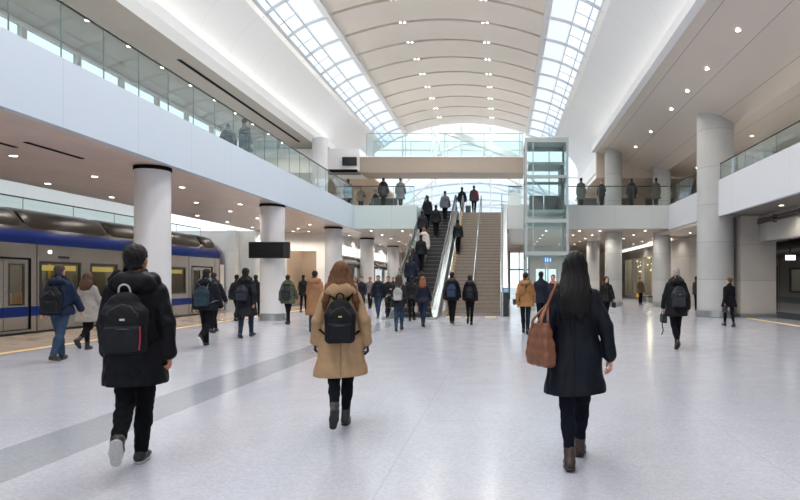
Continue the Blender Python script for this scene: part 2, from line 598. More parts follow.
    root = None
    skc = SKIN[skin]
    skm = mat('skin_' + skin, skc, rough=.5, spec=.4, bump=(90, .05), vary=(14, .05))
    V, Q = B.mesh(h)
    mats = [skm]
    C = V[Q].mean(1)
    mi = np.zeros(len(Q), int)
    dk = mat('eye_dark', (38, 28, 24), .3); lip = mat('lip_' + skin, tuple(c * q for c, q in zip(skc, (.82, .62, .62))), .45)
    brow = mat('brow', (50, 38, 30), .8)
    mats += [dk, lip, brow]
    # eyes, brows and lips laid onto the surface of the face
    addV, addQ, addM = [], [], []

    def front(u, w_):
        lo_, hi_ = .0, .16
        for _ in range(14):
            m_ = (lo_ + hi_) / 2
            if B.eval(T((u, m_, w_))[None])[0] < 0: lo_ = m_
            else: hi_ = m_
        return lo_

    def dab(c, r, k):
        v, q = cube_ball(4)
        addQ.append(q + sum(len(z) for z in addV) + len(V)); addV.append((v * r + c - piv) @ hd.T + piv); addM.append(np.full(len(q), k))
    mats.append(mat('eye_white', (206, 198, 190), .3))
    for sd in (-1, 1):
        y_ = front(sd * .031, .703) - .002
        dab(np.array([sd * .031, y_, .703]), np.array([.0135, .0075, .0062]), 4)
        dab(np.array([sd * .031, y_ + .0045, .703]), np.array([.0060, .0045, .0060]), 1)
        dab(np.array([sd * .032, front(sd * .032, .725) - .002, .7245]), np.array([.0175, .0060, .0032]), 3)
    y_ = front(0, .637) - .003
    dab(np.array([0, y_, .6400]), np.array([.0215, .0070, .0042]), 2); dab(np.array([0, y_, .6335]), np.array([.0190, .0075, .0050]), 2)
    n0 = len(Q)
    V = np.concatenate([V] + addV); Q = np.concatenate([Q] + addQ); mi = np.concatenate([mi] + addM)
    if gloves:
        mats.append(cloth(gloves, 'leather'))
        for key in 'lr':
            sho, elb, wri, w = J['a' + key]
            q = C - wri
            mi[:n0][((q @ w) > -.01) & (np.linalg.norm(q, axis=1) < .24) & (np.abs(q[:, 0]) < .12)] = 5
    sc = lambda A: (A + [0, 0, hz]) * s
    root = mesh_obj('person', sc(V), Q, mats, None, mi)
    root.location = (X, Y, Z); root.rotation_euler = (0, 0, R(face))
    tag(root, label, 'person', group)
    # ---- trousers
    tr = trousers or dict(col=(24, 25, 30))
    w_ = tr.get('wide', 0.)
    K = Field()
    hw = .012 if f else 0
    K.ell((0, -.012, .0), (.150 + hw, .112, .13), .04)
    for key in 'lr':
        hip, knee, ank, toe, dn = J[key]
        K.cone(hip, knee, .087 + w_, .060 + w_, .035)
        e = knee + (ank - knee) * tr.get('len', .93)
        K.cone(knee, e, .060 + w_, (.041 if f else .046) + w_ * 1.2, .02)
        mid = knee * .62 + ank * .38 - nv(np.cross(ank - knee, [1, 0, 0])) * .012 * (1 if np.cross(ank - knee, [1, 0, 0])[1] > 0 else -1)
        K.ell(mid, (.052 + w_, .056 + w_, .10), .03)
    K.disp = folds(seed, .0045 if vox < .01 else .003, vert=0, freq=48)
    V, Q = K.mesh(h); mesh_obj('trousers', sc(V), Q, cloth(tr['col'], tr.get('kind', 'wool')), root)
    # ---- shoes
    so = shoes or dict(col=(22, 22, 24), sole=(30, 30, 32))
    boot = so.get('boot', 0.)
    for key in 'lr':
        hip, knee, ank, toe, dn = J[key]
        O = ank + dn * .085
        sd = nv(np.cross(toe, dn))
        pt = lambda x, y, z: O + sd * x + toe * y - dn * z
        up = nv(knee - ank)
        S_ = Field()
        S_.cone(pt(0, -.035, .045), pt(0, .06, .050), .038, .042, .03).cone(pt(0, .06, .045), pt(0, .15, .036), .042, .034, .03, flat=(dn, .8))
        S_.cone(pt(0, -.015, .06), ank + up * (.025 + boot), .042, .044 + .004 * (boot > 0), .03)
        S_.cut(pt(0, 0, .018), dn)
        V, Q = S_.mesh(min(h, .014)); sho_ = mesh_obj('shoe', sc(V), Q, cloth(so['col'], 'leather'), root)
        L_ = Field()
        L_.cone(pt(0, -.033, .012), pt(0, .05, .012), .041, .042, .02, flat=(dn, .40)).cone(pt(0, .05, .012), pt(0, .148, .013), .047, .036, .02, flat=(dn, .40))
        if so.get('heel'): L_.rbox(pt(0, -.035, -.004), (.034, .034, .012), .006, M=np.stack([sd, toe, -dn], 1))
        L_.cut(pt(0, 0, -.003), dn)
        V, Q = L_.mesh(min(h, .010)); mesh_obj('sole', sc(V), Q, mat('sole_%d_%d_%d' % tuple(so['sole']), so['sole'], .7, bump=(70, .5), vary=(60, .12)), sho_)
    # ---- coat
    ct = coat; b = ct.get('bulk', .012); hem = ct['hem'] / s - hz; fl = ct.get('flare', .02)
    K = Field()
    wa = -.012 if f else 0
    K.cone((0, -.004, .12), (0, -.008, .33), .155 + b + wa, .168 * sw + b, .05, flat=((0, 1, 0), .68))
    K.ell((0, -.01, .375), (.160 * sw + b, .108 + b, .11), .05)
    for sd in (-1, 1):
        K.cone((sd * .02, -.016, .508), (sd * .142 * sw, -.012, .452), .058 + b * .4, .050 + b * .5, .05)
    K.cone((0, -.02, .48), (0, -.012, .535), .080 + b * .3, .068 + b * .3, .05)
    if ct.get('collar', 1): K.cone((0, -.018, .52), T((0, -.022, .562 if abs(face) > 90 else .578)), .070 + b * .3, .066 + b * .3, .02)
    if ct.get('collar', 1): K.cone((0, .10, .600), (0, .075, .50), .050, .012, .012); K.p[-1] = K.p[-1][:4] + (-1,)
    K.cone((0, -.004, .12), (0, -.006, min(hem, .0)), .160 + b + wa, .172 + b + fl + (.008 if f else 0), .06, flat=((0, 1, 0), .74))
    for key in 'lr':
        hip, knee, ank, toe, dn = J[key]
        if hem < -.06:
            t = min(1., (-hem + .04) / .42)
            K.cone(hip, hip + (knee - hip) * t, .105 + b + fl * .3, .098 + b + fl, .09)
            K.ell((0, 0, hem + .02), (.16 + b + fl * 1.2, .125 + b + fl, .1), .10)
        sho, elb, wri, w = J['a' + key]
        K.cone(sho - [(-1 if key == 'l' else 1) * .012, 0, .030], elb, .056 + b * .8, .050 + b * .8, .04).cone(elb, wri - w * .012, .050 + b * .8, .042 + b * .7, .02)
        K.cone(wri - w * .035, wri - w * .005, .042 + b * .7, .044 + b * .7, .01)
    if ct.get('hood'):
        q = ct['hood']
        K.cone((0, -.030, .54), T((0, -.034, .606)), .072 + b * .3, .074 + b * .3, .03)
        K.ell(T((0, .02, .640)), (.075, .085, .06), .02, op=-1)
        K.ell((0, -.100, .500), (.135 + .02 * q, .068, .058 * q), .03, M=rotx(R(-25)))
        for sd in (-1, 1):
            K.cone((sd * .060, -.100, .525), (sd * .112, -.020, .540), .050 * q, .046 * q, .03).cone((sd * .112, -.020, .540), (sd * .070, .075, .500), .046 * q, .036, .03)
        K.ell((0, -.060, .605), (.068, .050, .04), .03, op=-1)
        K.cone((-.07, -.105, .520), (.07, -.105, .520), .052 * q, .052 * q, .04)
        K.cone((-.075, .050, .50), (.075, .050, .50), .040, .040, .03)
    dsp = folds(seed + 50, ct.get('fold', .006), vert=1, freq=ct.get('freq', 36))
    hw_ = lambda x, y, z: .006 * np.sin(9 * x + seed) * np.cos(7 * y)
    if ct.get('puff'):
        pf = ct['puff']
        K.disp = lambda x, y, z: dsp(x, y, z) * .6 + .007 * (np.abs(np.sin(math.pi * z / pf)) * -1 + .5)
    else: K.disp = dsp
    K.cut((0, 0, hem), (.03 * math.sin(seed), .02, -1))
    if ct.get('open'):
        K.rbox((0, .2, hem), (.018, .2, .10), .01, .02, op=-1)
    V, Q = K.mesh(h)
    if vox < .008: V = relax(V, Q, 1, .35)
    cobj = mesh_obj('coat' if ct.get('hem', 1) < .82 * s else 'jacket', sc(V), Q, cloth(ct['col'], ct.get('kind', 'shell')), root)
    if ct.get('seam'):
        m = MB()
        z0, z1 = hem + .02, .43
        pts = back_line(K, 0, [z0 + (z1 - z0) * i / 14 for i in range(15)])
        m.tube(sc(pts), .004, 5); m.build('back_seam', cloth([c * .8 for c in ct['col']], ct.get('kind', 'shell')), cobj, smooth='all', local=True)
    if vox < .019:
        z0, z1 = hem + .015, .46
        zs = [z0 + (z1 - z0) * i / 12 for i in range(13)]
        pts = back_line(K, 0, zs, .0015, front=True)
        m = MB(); m.tube(sc(pts), .005, 5); m.build('zip', mat('zip_line', (70, 70, 74), .4, .3) if ct.get('kind', 'shell') == 'shell' else cloth([c * .7 for c in ct['col']], 'wool'), cobj, smooth='all', local=True)
    # ---- hair
    hr = hair or dict(style='short', col=(28, 24, 22))
    if hr['style'] != 'bald':
        K2 = Field()
        g = hr.get('vol', .010 if hr['style'] == 'short' else .014)
        if hr['style'] == 'short': K2.ell(T((0, -.018, .740)), (.071 + g, .092 + g, .080 + g), .02, M=hd)
        else: K2.ell(T((0, -.014, .728)), (.074 + g, .094 + g, .091 + g), .02, M=hd)
        if hr['style'] == 'short':
            K2.ell(T((0, -.046, .665)), (.057 + g * .3, .052 + g * .3, .06), .03, M=hd)
            n_ = hd @ np.array([0, .756, -.655]); K2.cut(T((0, .084, .795)), n_)
        elif hr['style'] == 'cap':
            n_ = hd @ np.array([0, .25, -.97]); K2.cut(T((0, 0, .70)), n_)
        else:
            K2.ell(T((0, .100, .680)), (.066, .080, .108), .012, M=hd, op=-1)
            L2 = hr.get('len', .25); wd = hr.get('wd', .13)
            zb = .62 - L2 + wd * .55
            back = -.115 - b if zb < .45 else -.07
            if hr['style'] == 'bun':
                K2.ell(T((0, -.105, .77)), (.045, .04, .042), .02, M=hd)
                n_ = hd @ np.array([0, .79, -.61]); K2.cut(T((0, .082, .785)), n_)
            elif hr['style'] == 'tail':
                n_ = hd @ np.array([0, .79, -.61]); K2.cut(T((0, .082, .785)), n_)
                K2.cone(T((0, -.10, .75)), (0, -.125, .55), .035, .045, .02).cone((0, -.125, .55), (0, -.14 - b, zb), .045, .018, .02)
            else:
                if hr.get('split'):
                    K2.cone(T((0, -.035, .70)), (0, -.075, .57), .090, .105, .04, flat=((0, 1, 0), .70))
                    for sd in (-1, 1):
                        K2.cone(T((sd * .072, -.03, .70)), (sd * .105, -.085, .53), .040, .052, .03).cone((sd * .105, -.085, .53), (sd * .158, -.085 - b, .40), .050, .034, .03).cone((sd * .158, -.085 - b, .40), (sd * .168, -.07 - b, .30), .034, .014, .03)
                else:
                    m_ = (0, -.095 - b * .6, .50)
                    K2.cone(T((0, -.035, .70)), m_, .088, wd * .86, .04, flat=((0, 1, 0), .72))
                    K2.cone(m_, (0, back - .035, zb + .05), wd * .86, wd, .05, flat=((0, 1, 0), .40))
                    for k_ in range(5): K2.cone((wd * (k_ - 2) * .36, back - .03, zb - .02), (wd * (k_ - 2) * .40 + .012 * math.sin(seed + 3 * k_), back - .03, zb - .07 - .03 * math.sin(k_ * 2.1 + seed)), .034, .010, .03)
                for sd in () if hr.get('split') else (-1, 1):
                    K2.cone(T((sd * .076, -.02, .70)), (sd * (wd * .78), -.06, .50), .026, .042, .03)
                    if hr.get('front', 1): K2.cone((sd * (wd * .70), -.05, .50), (sd * (wd * .95), -.07 - b, zb + .10), .045, .022, .03)
        rg = np.random.RandomState(seed)
        a1, a2 = rg.uniform(0, 6, 2)
        amp = .004 if hr['style'] == 'long' else .0025
        K2.disp = lambda x, y, z: amp * (np.sin(x * 150 + 4 * np.sin(z * 14 + a1) + a2) * .6 + np.sin(x * 310 + y * 90 + 5 * np.sin(z * 9 + a2)) * .5)
        if hr['style'] == 'short':
            K2.disp = lambda x, y, z: .0032 * (np.sin(x * 120 + 60 * z + a1 + 2 * np.sin(y * 60)) + np.sin(y * 130 - 70 * z + a2 + 2 * np.sin(x * 70)) + .6 * np.sin(z * 190 + x * 60)) * .6
        hh = min(h, .012)
        V, Q = K2.mesh(hh)
        mesh_obj('hair' if hr['style'] != 'cap' else 'knit_cap', sc(V), Q, cloth(hr['col'], 'hair' if hr['style'] != 'cap' else 'wool'), root)
    if scarf:
        K2 = Field()
        for i in range(8):
            t0, t1 = 2 * math.pi * i / 8, 2 * math.pi * (i + 1) / 8
            q = lambda t: (.085 * math.cos(t), .075 * math.sin(t) - .01, .545 + .015 * math.sin(2 * t))
            K2.cone(q(t0), q(t1), .036, .036, .03)
        V, Q = K2.mesh(h); mesh_obj('scarf', sc(V), Q, cloth(scarf, 'wool'), root)
    info = dict(root=root, K=K, s=s, hz=hz, h=h, vox=vox, J=J, X=X, Y=Y, Z=Z, face=face, seed=seed, sc=sc, T=T)
    if pack: backpack(info, **pack)
    return info


class Held:
    """A bag's own local frame: geometry given in its wearer's frame, its Empty at the bag's base."""
    def __init__(s, info, name, label, cat, base, group=None):
        s.i = info; s.off = info['sc'](np.asarray(base, float))
        w = rotz(R(info['face'])) @ s.off
        s.root = thing(name, (info['X'] + w[0], info['Y'] + w[1], info['Z'] + w[2]), label, cat, group, R(info['face']))

    def field(s, name, K, m, h, parent=None):
        V, Q = K.mesh(h); return mesh_obj(name, s.i['sc'](V) - s.off, Q, m, parent or s.root)

    def tube(s, name, pts, r, m, sq=None, n=8, parent=None, closed=False):
        b = MB(); b.tube(s.i['sc'](np.asarray(pts, float)) - s.off, r, n, sq=sq, closed=closed)
        return b.build(name, m, parent or s.root, smooth='all', local=True)


def back_line(K, x, zs, off=.001, front=False):
    """points on the back of a solid at given heights"""
    lo = np.full(len(zs), .6 if front else -.6); hi = np.full(len(zs), .01 if front else -.01)
    for _ in range(16):
        m = (lo + hi) / 2
        f = K.eval(np.stack([np.full(len(zs), x), m, np.array(zs)], 1)) - off
        lo = np.where(f > 0, m, lo); hi = np.where(f > 0, hi, m)
    return np.stack([np.full(len(zs), x), lo, np.array(zs)], 1)


def smooth_path(pts, n=4):
    P = np.asarray(pts, float); out = []
    for i in range(len(P) - 1):
        p0, p1, p2, p3 = P[max(i - 1, 0)], P[i], P[i + 1], P[min(i + 2, len(P) - 1)]
        for j in range(n):
            t = j / n
            out.append(.5 * (2 * p1 + (p2 - p0) * t + (2 * p0 - 5 * p1 + 4 * p2 - p3) * t * t + (3 * p1 - p0 - 3 * p2 + p3) * t ** 3))
    out.append(P[-1]); return np.array(out)


def backpack(i, label, col=(24, 25, 30), w=.145, ht=.42, top=.44, depth=.14, pocket=True, trim=None, strapcol=None, logo=None, handle=None, pcol=None, x0=0.):
    K, h = i['K'], i['h']
    zt = top; zb = top - ht; zm = (zt + zb) / 2
    p = K.project([(x0, -.4, zm - .08), (x0, -.4, zm + .1)], 0, 9)
    yb = p[:, 1].min() - depth / 2 + .012
    col_m = cloth(col, 'shell')
    b = Held(i, 'backpack', label, 'backpack', (x0, yb, zb))
    S_ = Field()
    S_.rbox((x0, yb, zb + ht * .36), (w, depth / 2, ht * .36), .05, .05)
    S_.ell((x0, yb + .01, zb + ht * .60), (w * .93, depth * .47, ht * .40), .06)
    S_.disp = folds(i['seed'] + 9, .003, 0, 40)
    main = b.field('main_compartment', S_, col_m, h)
    hs = min(h, .010)
    if pocket:
        G = Field()
        G.rbox((x0, yb - depth * .44, zb + ht * .25), (w * .84, .032, ht * .21), .028, .02)
        G.disp = folds(i['seed'] + 19, .002, 0, 50)
        po = b.field('front_pocket', G, cloth(pcol or [min(255, c * 1.12 + 2) for c in col], 'shell'), hs)
        zp = zb + ht * .40
        b.tube('zip', [(x0 - w * .75, yb - depth * .44 - .026, zp), (x0, yb - depth * .44 - .033, zp + .004), (x0 + w * .75, yb - depth * .44 - .026, zp)], .004, mat('zip_dark', (60, 60, 64), .4, .4), parent=po)
        if trim:
            b.tube('piping', smooth_path([(x0 + w * .80, yb - depth * .44 - .024, zb + ht * .44), (x0 + w * .81, yb - depth * .44 - .028, zb + ht * .25), (x0 + w * .76, yb - depth * .44 - .027, zb + ht * .07)], 3), .006, mat('trim_%d' % trim[0], trim, .5), parent=po)
    # a zip line arching over the main compartment
    arc = [(x0 + w * .9 * math.cos(R(t)), yb - depth * .5, zb + ht * .52 + ht * .44 * math.sin(R(t))) for t in range(10, 171, 16)]
    arc = S_.project([(q[0], q[1] - .1, q[2]) for q in arc], .001, 8)
    b.tube('zip', arc, .0035, mat('zip_dark', (60, 60, 64), .4, .4), parent=main)
    hp = [(x0 - .04, yb + .01, zt - .02), (x0 - .032, yb - .005, zt + .035), (x0, yb - .01, zt + .055), (x0 + .032, yb - .005, zt + .035), (x0 + .04, yb + .01, zt - .02)]
    b.tube('handle', smooth_path(hp, 3), .007, cloth(handle or [c * .8 for c in col], 'wool'))
    sm = cloth(strapcol or [c * .8 for c in col], 'wool')
    for sd in (-1, 1):
        pts = [(x0 + sd * .075, yb + depth * .40, zt - .07), (x0 + sd * .082, -.13, .46), (x0 + sd * .088, -.06, .57), (x0 + sd * .092, .02, .57), (x0 + sd * .105, .12, .46), (sd * .120, .17, .34), (sd * .150, .16, .20), (sd * .19, .06, .12), (sd * .17, -.08, .07), (x0 + sd * w * .72, yb + depth * .46, zb + .05)]
        P_ = smooth_path(pts, 4)
        q = K.project(P_, .006, 6)
        q[0] = P_[0]; q[-1] = P_[-1]
        b.tube('shoulder_strap', q, 1, sm, sq=(.022, .006))
    if logo:
        q = S_.project([(x0, yb - .3, zb + ht * .66)], .001, 8)[0]
        L_ = Field(); L_.rbox(q, (.018, .004, .008), .003)
        b.field('emblem', L_, mat('logo_%d' % logo[0], logo, .5), .004)
    return b
# ================================================================== materials
M_white = mat('paint_white', (236, 236, 236), .55, vary=(.6, .015))
M_fascia = panelled('fascia_white_panels', (190, 202, 216), .38, (2.32,), ('Y',), seam=.012, dark=.25, vary=.008, offs=(11.25,))
M_fasciaR = panelled('fascia_pale_panels', (202, 205, 211), .42, (4.6,), ('Y',), seam=.012, dark=.25, vary=.008)
M_land = panelled('landing_glass_panels', (196, 210, 209), .22, (2.05,), ('X',), seam=.012, dark=.35, vary=.012)
M_lowceil = panelled('brown_metal_ceiling', (230, 211, 200), .28, (1.2, .6), ('Y', 'X'), seam=.010, dark=.3, metal=.25, vary=.04, bump=(3, .05))
M_upceil = panelled('beige_metal_ceiling', (206, 195, 184), .30, (1.36,), ('X',), seam=.022, dark=.6, metal=.2, vary=.02, offs=(6.16,))
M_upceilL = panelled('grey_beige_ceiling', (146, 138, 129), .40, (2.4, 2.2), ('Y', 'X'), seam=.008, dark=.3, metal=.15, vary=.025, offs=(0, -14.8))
M_undercl = panelled('warm_ceiling_panels', (206, 192, 178), .28, (1.6, 1.6), ('Y', 'X'), seam=.012, dark=.35, metal=.2, vary=.05)
M_cove = panelled('curved_white_panels', (228, 229, 231), .5, (2.35,), ('Y',), seam=.014, dark=.22, vary=.006, offs=(26,))
M_vault = mat('vault_beige_panels', (243, 232, 220), .55, vary=(.5, .02))
M_slot = mat('slot_dark', (16, 15, 14), .9, spec=.1)
M_rib = mat('steel_white', (222, 226, 230), .45)
M_skyglass = glass('skylight_glass', (.94, .975, 1.0), .06)
M_glass = glass('balustrade_glass', (.93, .98, .975), .08)
M_winglass = glass('window_glass', (.90, .95, .96), .10)
M_steel = mat('brushed_steel', (168, 172, 174), .32, .85, bump=(40, .04))
M_steelpaint = mat('grey_steel_frame', (172, 180, 180), .42, .2)
M_darkrail = mat('dark_handrail', (52, 56, 58), .35, .5)
M_post = mat('slim_post', (116, 130, 130), .35, .5)
M_rubber = mat('black_rubber', (22, 23, 25), .5)
M_conc = panelled('concrete', (176, 177, 176), .52, (1.55,), ('Z',), seam=.016, dark=.45, vary=.10, scale_noise=1.6, bump=(14, .12))
M_concW = panelled('concrete_wall', (172, 167, 160), .58, (2.4, 1.5), ('Y', 'Z'), seam=.016, dark=.42, vary=.11, scale_noise=1.4, bump=(12, .12))
M_colL = mat('column_pale_enamel', (206, 206, 208), .30, spec=.5, vary=(.8, .02))
M_marble = panelled('white_stone_wall', (240, 237, 232), .35, (1.5, 1.1), ('X', 'Z'), seam=.012, dark=.22, vary=.03, scale_noise=3)
M_beigewall = panelled('beige_wall', (206, 186, 164), .6, (1.8, 2.2), ('X', 'Z'), seam=.010, dark=.2, vary=.03)
M_stone = mat('stair_stone', (134, 124, 114), .55, vary=(6, .08), bump=(60, .06))
M_amber = mat('amber_marker', (214, 150, 40), .5, emit=(1.0, .55, .08, .5))
M_black = mat('black_screen', (12, 13, 15), .18)
M_led = emitter('lamp_lens', (1.0, .93, .82), 14)
M_cold = emitter('lamp_strip', (1.0, .95, .87), 17)

# ================================================================== setting
# ---- floor: pale terrazzo with a grey band, a beige zone by the platform and fine joints
def floor_mat():
    m = bpy.data.materials.new('terrazzo_floor'); m.use_nodes = True
    nt = m.node_tree; N = nt.nodes; L = nt.links; b = N['Principled BSDF']
    tc = N.new('ShaderNodeTexCoord'); sp = N.new('ShaderNodeSeparateXYZ'); L.new(tc.outputs['Object'], sp.inputs[0])

    def math_(op, a, v=None, v2=None):
        n = N.new('ShaderNodeMath'); n.operation = op
        for i, q in enumerate((a, v, v2)):
            if q is None: continue
            if isinstance(q, (int, float)): n.inputs[i].default_value = q
            else: L.new(q, n.inputs[i])
        return n.outputs[0]

    def between(s, a, c):
        return math_('MULTIPLY', math_('GREATER_THAN', s, a), math_('LESS_THAN', s, c))
    X, Y = sp.outputs['X'], sp.outputs['Y']
    vo = N.new('ShaderNodeTexVoronoi'); vo.inputs['Scale'].default_value = 55; L.new(tc.outputs['Object'], vo.inputs['Vector'])
    sep = N.new('ShaderNodeSeparateColor'); L.new(vo.outputs['Color'], sep.inputs[0])
    nz = N.new('ShaderNodeTexNoise'); nz.inputs['Scale'].default_value = .35; nz.inputs['Detail'].default_value = 5; L.new(tc.outputs['Object'], nz.inputs['Vector'])
    sm = N.new('ShaderNodeTexNoise'); sm.inputs['Scale'].default_value = 2.2; sm.inputs['Detail'].default_value = 6; L.new(tc.outputs['Object'], sm.inputs['Vector'])
    val = math_('ADD', math_('MULTIPLY', sep.outputs[0], .16), math_('ADD', math_('MULTIPLY', nz.outputs['Fac'], .10), math_('MULTIPLY', sm.outputs['Fac'], .06)))
    val = math_('ADD', val, .84)
    band = between(X, -4.47, -3.72)
    warm = math_('LESS_THAN', X, -10.45)

    def mixc(f, a, c):
        n = N.new('ShaderNodeMix'); n.data_type = 'RGBA'; L.new(f, n.inputs['Factor'])
        for s_, q in (('A', a), ('B', c)):
            if isinstance(q, tuple): n.inputs[s_].default_value = q
            else: L.new(q, n.inputs[s_])
        return n.outputs['Result']
    c = mixc(band, srgb(182, 185, 196), srgb(154, 158, 167))
    c = mixc(warm, c, srgb(196, 180, 164))
    rx = N.new('ShaderNodeVectorMath'); rx.operation = 'SCALE'; L.new(c, rx.inputs[0]); L.new(val, rx.inputs['Scale'])
    # joints every 3.1 m across, 2.35 m along
    jx = math_('LESS_THAN', math_('FRACT', math_('DIVIDE', math_('ADD', X, 310.9), 3.1)), .0035)
    jy = math_('LESS_THAN', math_('FRACT', math_('DIVIDE', math_('ADD', Y, 235.6), 2.35)), .0045)
    j = math_('MULTIPLY', math_('MAXIMUM', jx, jy), .28)
    c2 = mixc(j, rx.outputs[0], srgb(140, 140, 144))
    L.new(c2, b.inputs['Base Color'])
    r = math_('ADD', math_('MULTIPLY', sm.outputs['Fac'], .13), .10)
    L.new(r, b.inputs['Roughness'])
    b.inputs['Specular IOR Level'].default_value = .55
    return m


M_floor = floor_mat()
m = MB(); m.box(-13.45, 11.2, -16, 62, -.3, 0); m.box(-10.3, 11.2, 62, 64, -.3, 0)
struct('floor', m, M_floor)
m = MB(); m.box(-20.5, -13.45, -16, 36, -1.3, -1.05); m.box(11.2, 17.2, -16, 46, -1.3, -1.05)
struct('track_bed_floor', m, mat('track_bed', (64, 60, 56), .85, vary=(4, .2)))
struct('ground', MB().box(-60, 60, 64, 140, -.4, -.1), mat('outside_paving', (206, 204, 198), .8, vary=(.3, .06)))
m = MB(); m.box(-10.45, -10.25, 2, 35.9, .0, .006)
tag(m.build('tactile_strip', mat('tactile_yellow', (226, 196, 136), .6, vary=(5, .08))), 'yellow tactile warning line running along the train platform', 'floor marking')
m = MB(); m.box(9.75, 9.95, 6, 24.2, 0, .006)
tag(m.build('tactile_strip', mat('tactile_yellow', (226, 196, 136), .6)), 'yellow warning line beside the dark track opening past the concrete pier', 'floor marking')

# ---- left gallery
struct('balcony_slab_left', MB().box(-14.6, -8.41, -16, 36, 4.52, 5.55), M_white)
struct('ceiling_left_lower', MB().box(-14.3, -8.42, -16, 36, 4.40, 4.515), M_lowceil)
m = MB(); m.box(-8.41, -8.25, -16, 33.0, 4.38, 5.68)
struct('trim_1', m, M_fascia)
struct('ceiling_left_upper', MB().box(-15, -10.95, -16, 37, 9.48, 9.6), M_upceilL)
struct('trim_2', MB().box(-10.95, -10.36, -16, 37, 9.44, 9.56).box(-10.46, -10.36, -16, 37, 9.56, 9.84), M_white)
m = MB()
for y0, y1 in ((21.6, 34.4),): m.box(-11.75, -11.6, y0, y1, 9.465, 9.479)
struct('trim_3', m, M_slot)
m = MB()
for y0, y1, x in ((11.5, 13.0, -10.6), (12.5, 14.2, -10.0)): m.box(x, x + .10, y0, y1, 4.385, 4.399)
struct('trim_4', m, M_slot)
# gallery back: a long window band under the ceiling above a solid parapet
m = MB(); wr = []
y = -15.0
while y < 35:
    wr.append((y, y + 2.2, 6.5, 9.35)); y += 2.4
m.holes('x', -14.9, -14.75, -16, 37, 5.55, 9.48, wr)
struct('wall_left', m, mat('gallery_wall', (206, 206, 204), .6))
struct('window_1', MB().box(-14.84, -14.82, -16, 36, 6.5, 9.35), M_winglass)
# far side of the track: white wall, parapet with its own glass
m = MB(); m.box(-20.6, -20.4, -16, 36, -1.1, 7.2)
struct('wall_far_left', m, panelled('trackside_wall', (236, 236, 234), .5, (3.0, 2.4), ('Y', 'Z'), seam=.02, dark=.12, vary=.03))
struct('trim_5', MB().box(-18.2, -18.0, -16, 36, 3.75, 4.15).box(-20.4, -18.0, -16, 36, 3.6, 3.75), M_white)
# frontal stone wall past the train's nose, with a lit recess
m = MB(); m.holes('y', 36.0, 36.4, -20.5, -10.3, -1.1, 4.52, [(-13.1, -11.2, 0, 3.3)])
struct('wall_stone', m, M_marble)
struct('wall_recess', MB().box(-13.4, -10.4, 39.5, 39.7, 0, 4.4).box(-13.4, -13.2, 36.4, 39.5, 0, 4.4), M_beigewall)
struct('trim_6', MB().box(-14.55, -14.0, 35.2, 36.0, 0, 4.5).box(-16.3, -15.8, 35.4, 36, -1, 4.5), M_marble)
struct('baseboard_left', MB().box(-13.45, -10.3, 35.96, 36.0, 0, .15), M_steel)

# ---- right gallery
struct('balcony_slab_right', MB().box(8.96, 17.2, -16, 24.4, 4.3, 5.45).box(9.16, 17.2, 24.4, 33.0, 4.3, 5.45), M_white)
struct('ceiling_right_lower', MB().box(9.17, 17.2, 24.4, 36, 4.16, 4.29), M_undercl)
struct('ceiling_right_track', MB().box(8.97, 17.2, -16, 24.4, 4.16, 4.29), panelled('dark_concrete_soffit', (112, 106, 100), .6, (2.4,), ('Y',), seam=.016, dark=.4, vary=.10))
struct('trim_7', MB().box(8.80, 8.96, -16, 24.6, 4.14, 5.62), M_fasciaR)
struct('trim_8', MB().box(9.10, 9.26, 25.95, 33.0, 4.30, 5.66), M_fasciaR)
zc = lambda x: 9.50 - .40 * (min(x, 9.6) - 5.75) - .03 * max(0, x - 9.6)
m = MB(); m.prism([(5.75, zc(5.75)), (9.6, zc(9.6)), (17.2, zc(17.2)), (17.2, zc(17.2) + .15), (9.6, zc(9.6) + .15), (5.75, zc(5.75) + .15)], 'y', -16, 37)
struct('ceiling_right_upper', m, M_upceil)
struct('trim_9', MB().box(5.45, 5.75, -16, 37, 9.42, 9.54).box(5.45, 5.53, -16, 37, 9.54, 9.80), M_white)
m = MB(); wr = [(y, y + 2.6, 6.2, 7.4) for y in np.arange(2, 34, 3.2)]
m.holes('x', 17.2, 17.35, -16, 48, -1.1, 9.0, wr)
struct('wall_right', m, M_concW)
struct('window_2', MB().box(17.26, 17.28, 1, 35, 6.2, 7.4), M_winglass)

# ---- concrete at the right-hand track
struct('wall_pier', MB().box(9.75, 11.2, 24.6, 26.4, 0, 4.16), M_concW)
struct('trim_10', MB().box(10.5, 10.9, -16, 24.6, 3.10, 4.16), M_concW)
m = MB()
for z, r in ((3.86, .05), (3.99, .035)): m.tube([(10.42, 2, z), (10.42, 24.5, z)], r, 8)
for yy in np.arange(3, 24.5, 2.0): m.box(10.36, 10.5, yy, yy + .06, 3.76, 4.06)
tag(m.build('pipe_run', mat('pipe_dark', (96, 90, 86), .5, .4)), 'two dark pipes clipped along the concrete beam above the track opening', 'pipes')
m = MB(); m.holes('x', 11.2, 11.5, 26.4, 62, 0, 4.16, [(45.2, 48.2, .3, 3.4), (48.6, 51.6, .3, 3.4), (52.0, 55.0, .3, 3.4)])
struct('wall_right_lower', m, M_concW)
struct('window_3', MB().box(11.33, 11.35, 45.2, 55, .3, 3.4), M_winglass)
struct('wall_shop', MB().box(14.4, 14.6, 44.5, 56, 0, 4.16).box(11.5, 14.6, 44.3, 44.5, 0, 4.16).box(11.5, 14.6, 56, 56.2, 0, 4.16), mat('shop_wall_warm', (206, 190, 160), .6))
struct('floor_shop', MB().box(11.2, 14.6, 44.4, 56, -.2, 0), M_stone)
struct('baseboard_right', MB().box(9.72, 11.23, 24.57, 24.6, 0, .16).box(9.72, 9.75, 24.6, 26.4, 0, .16), M_steel)

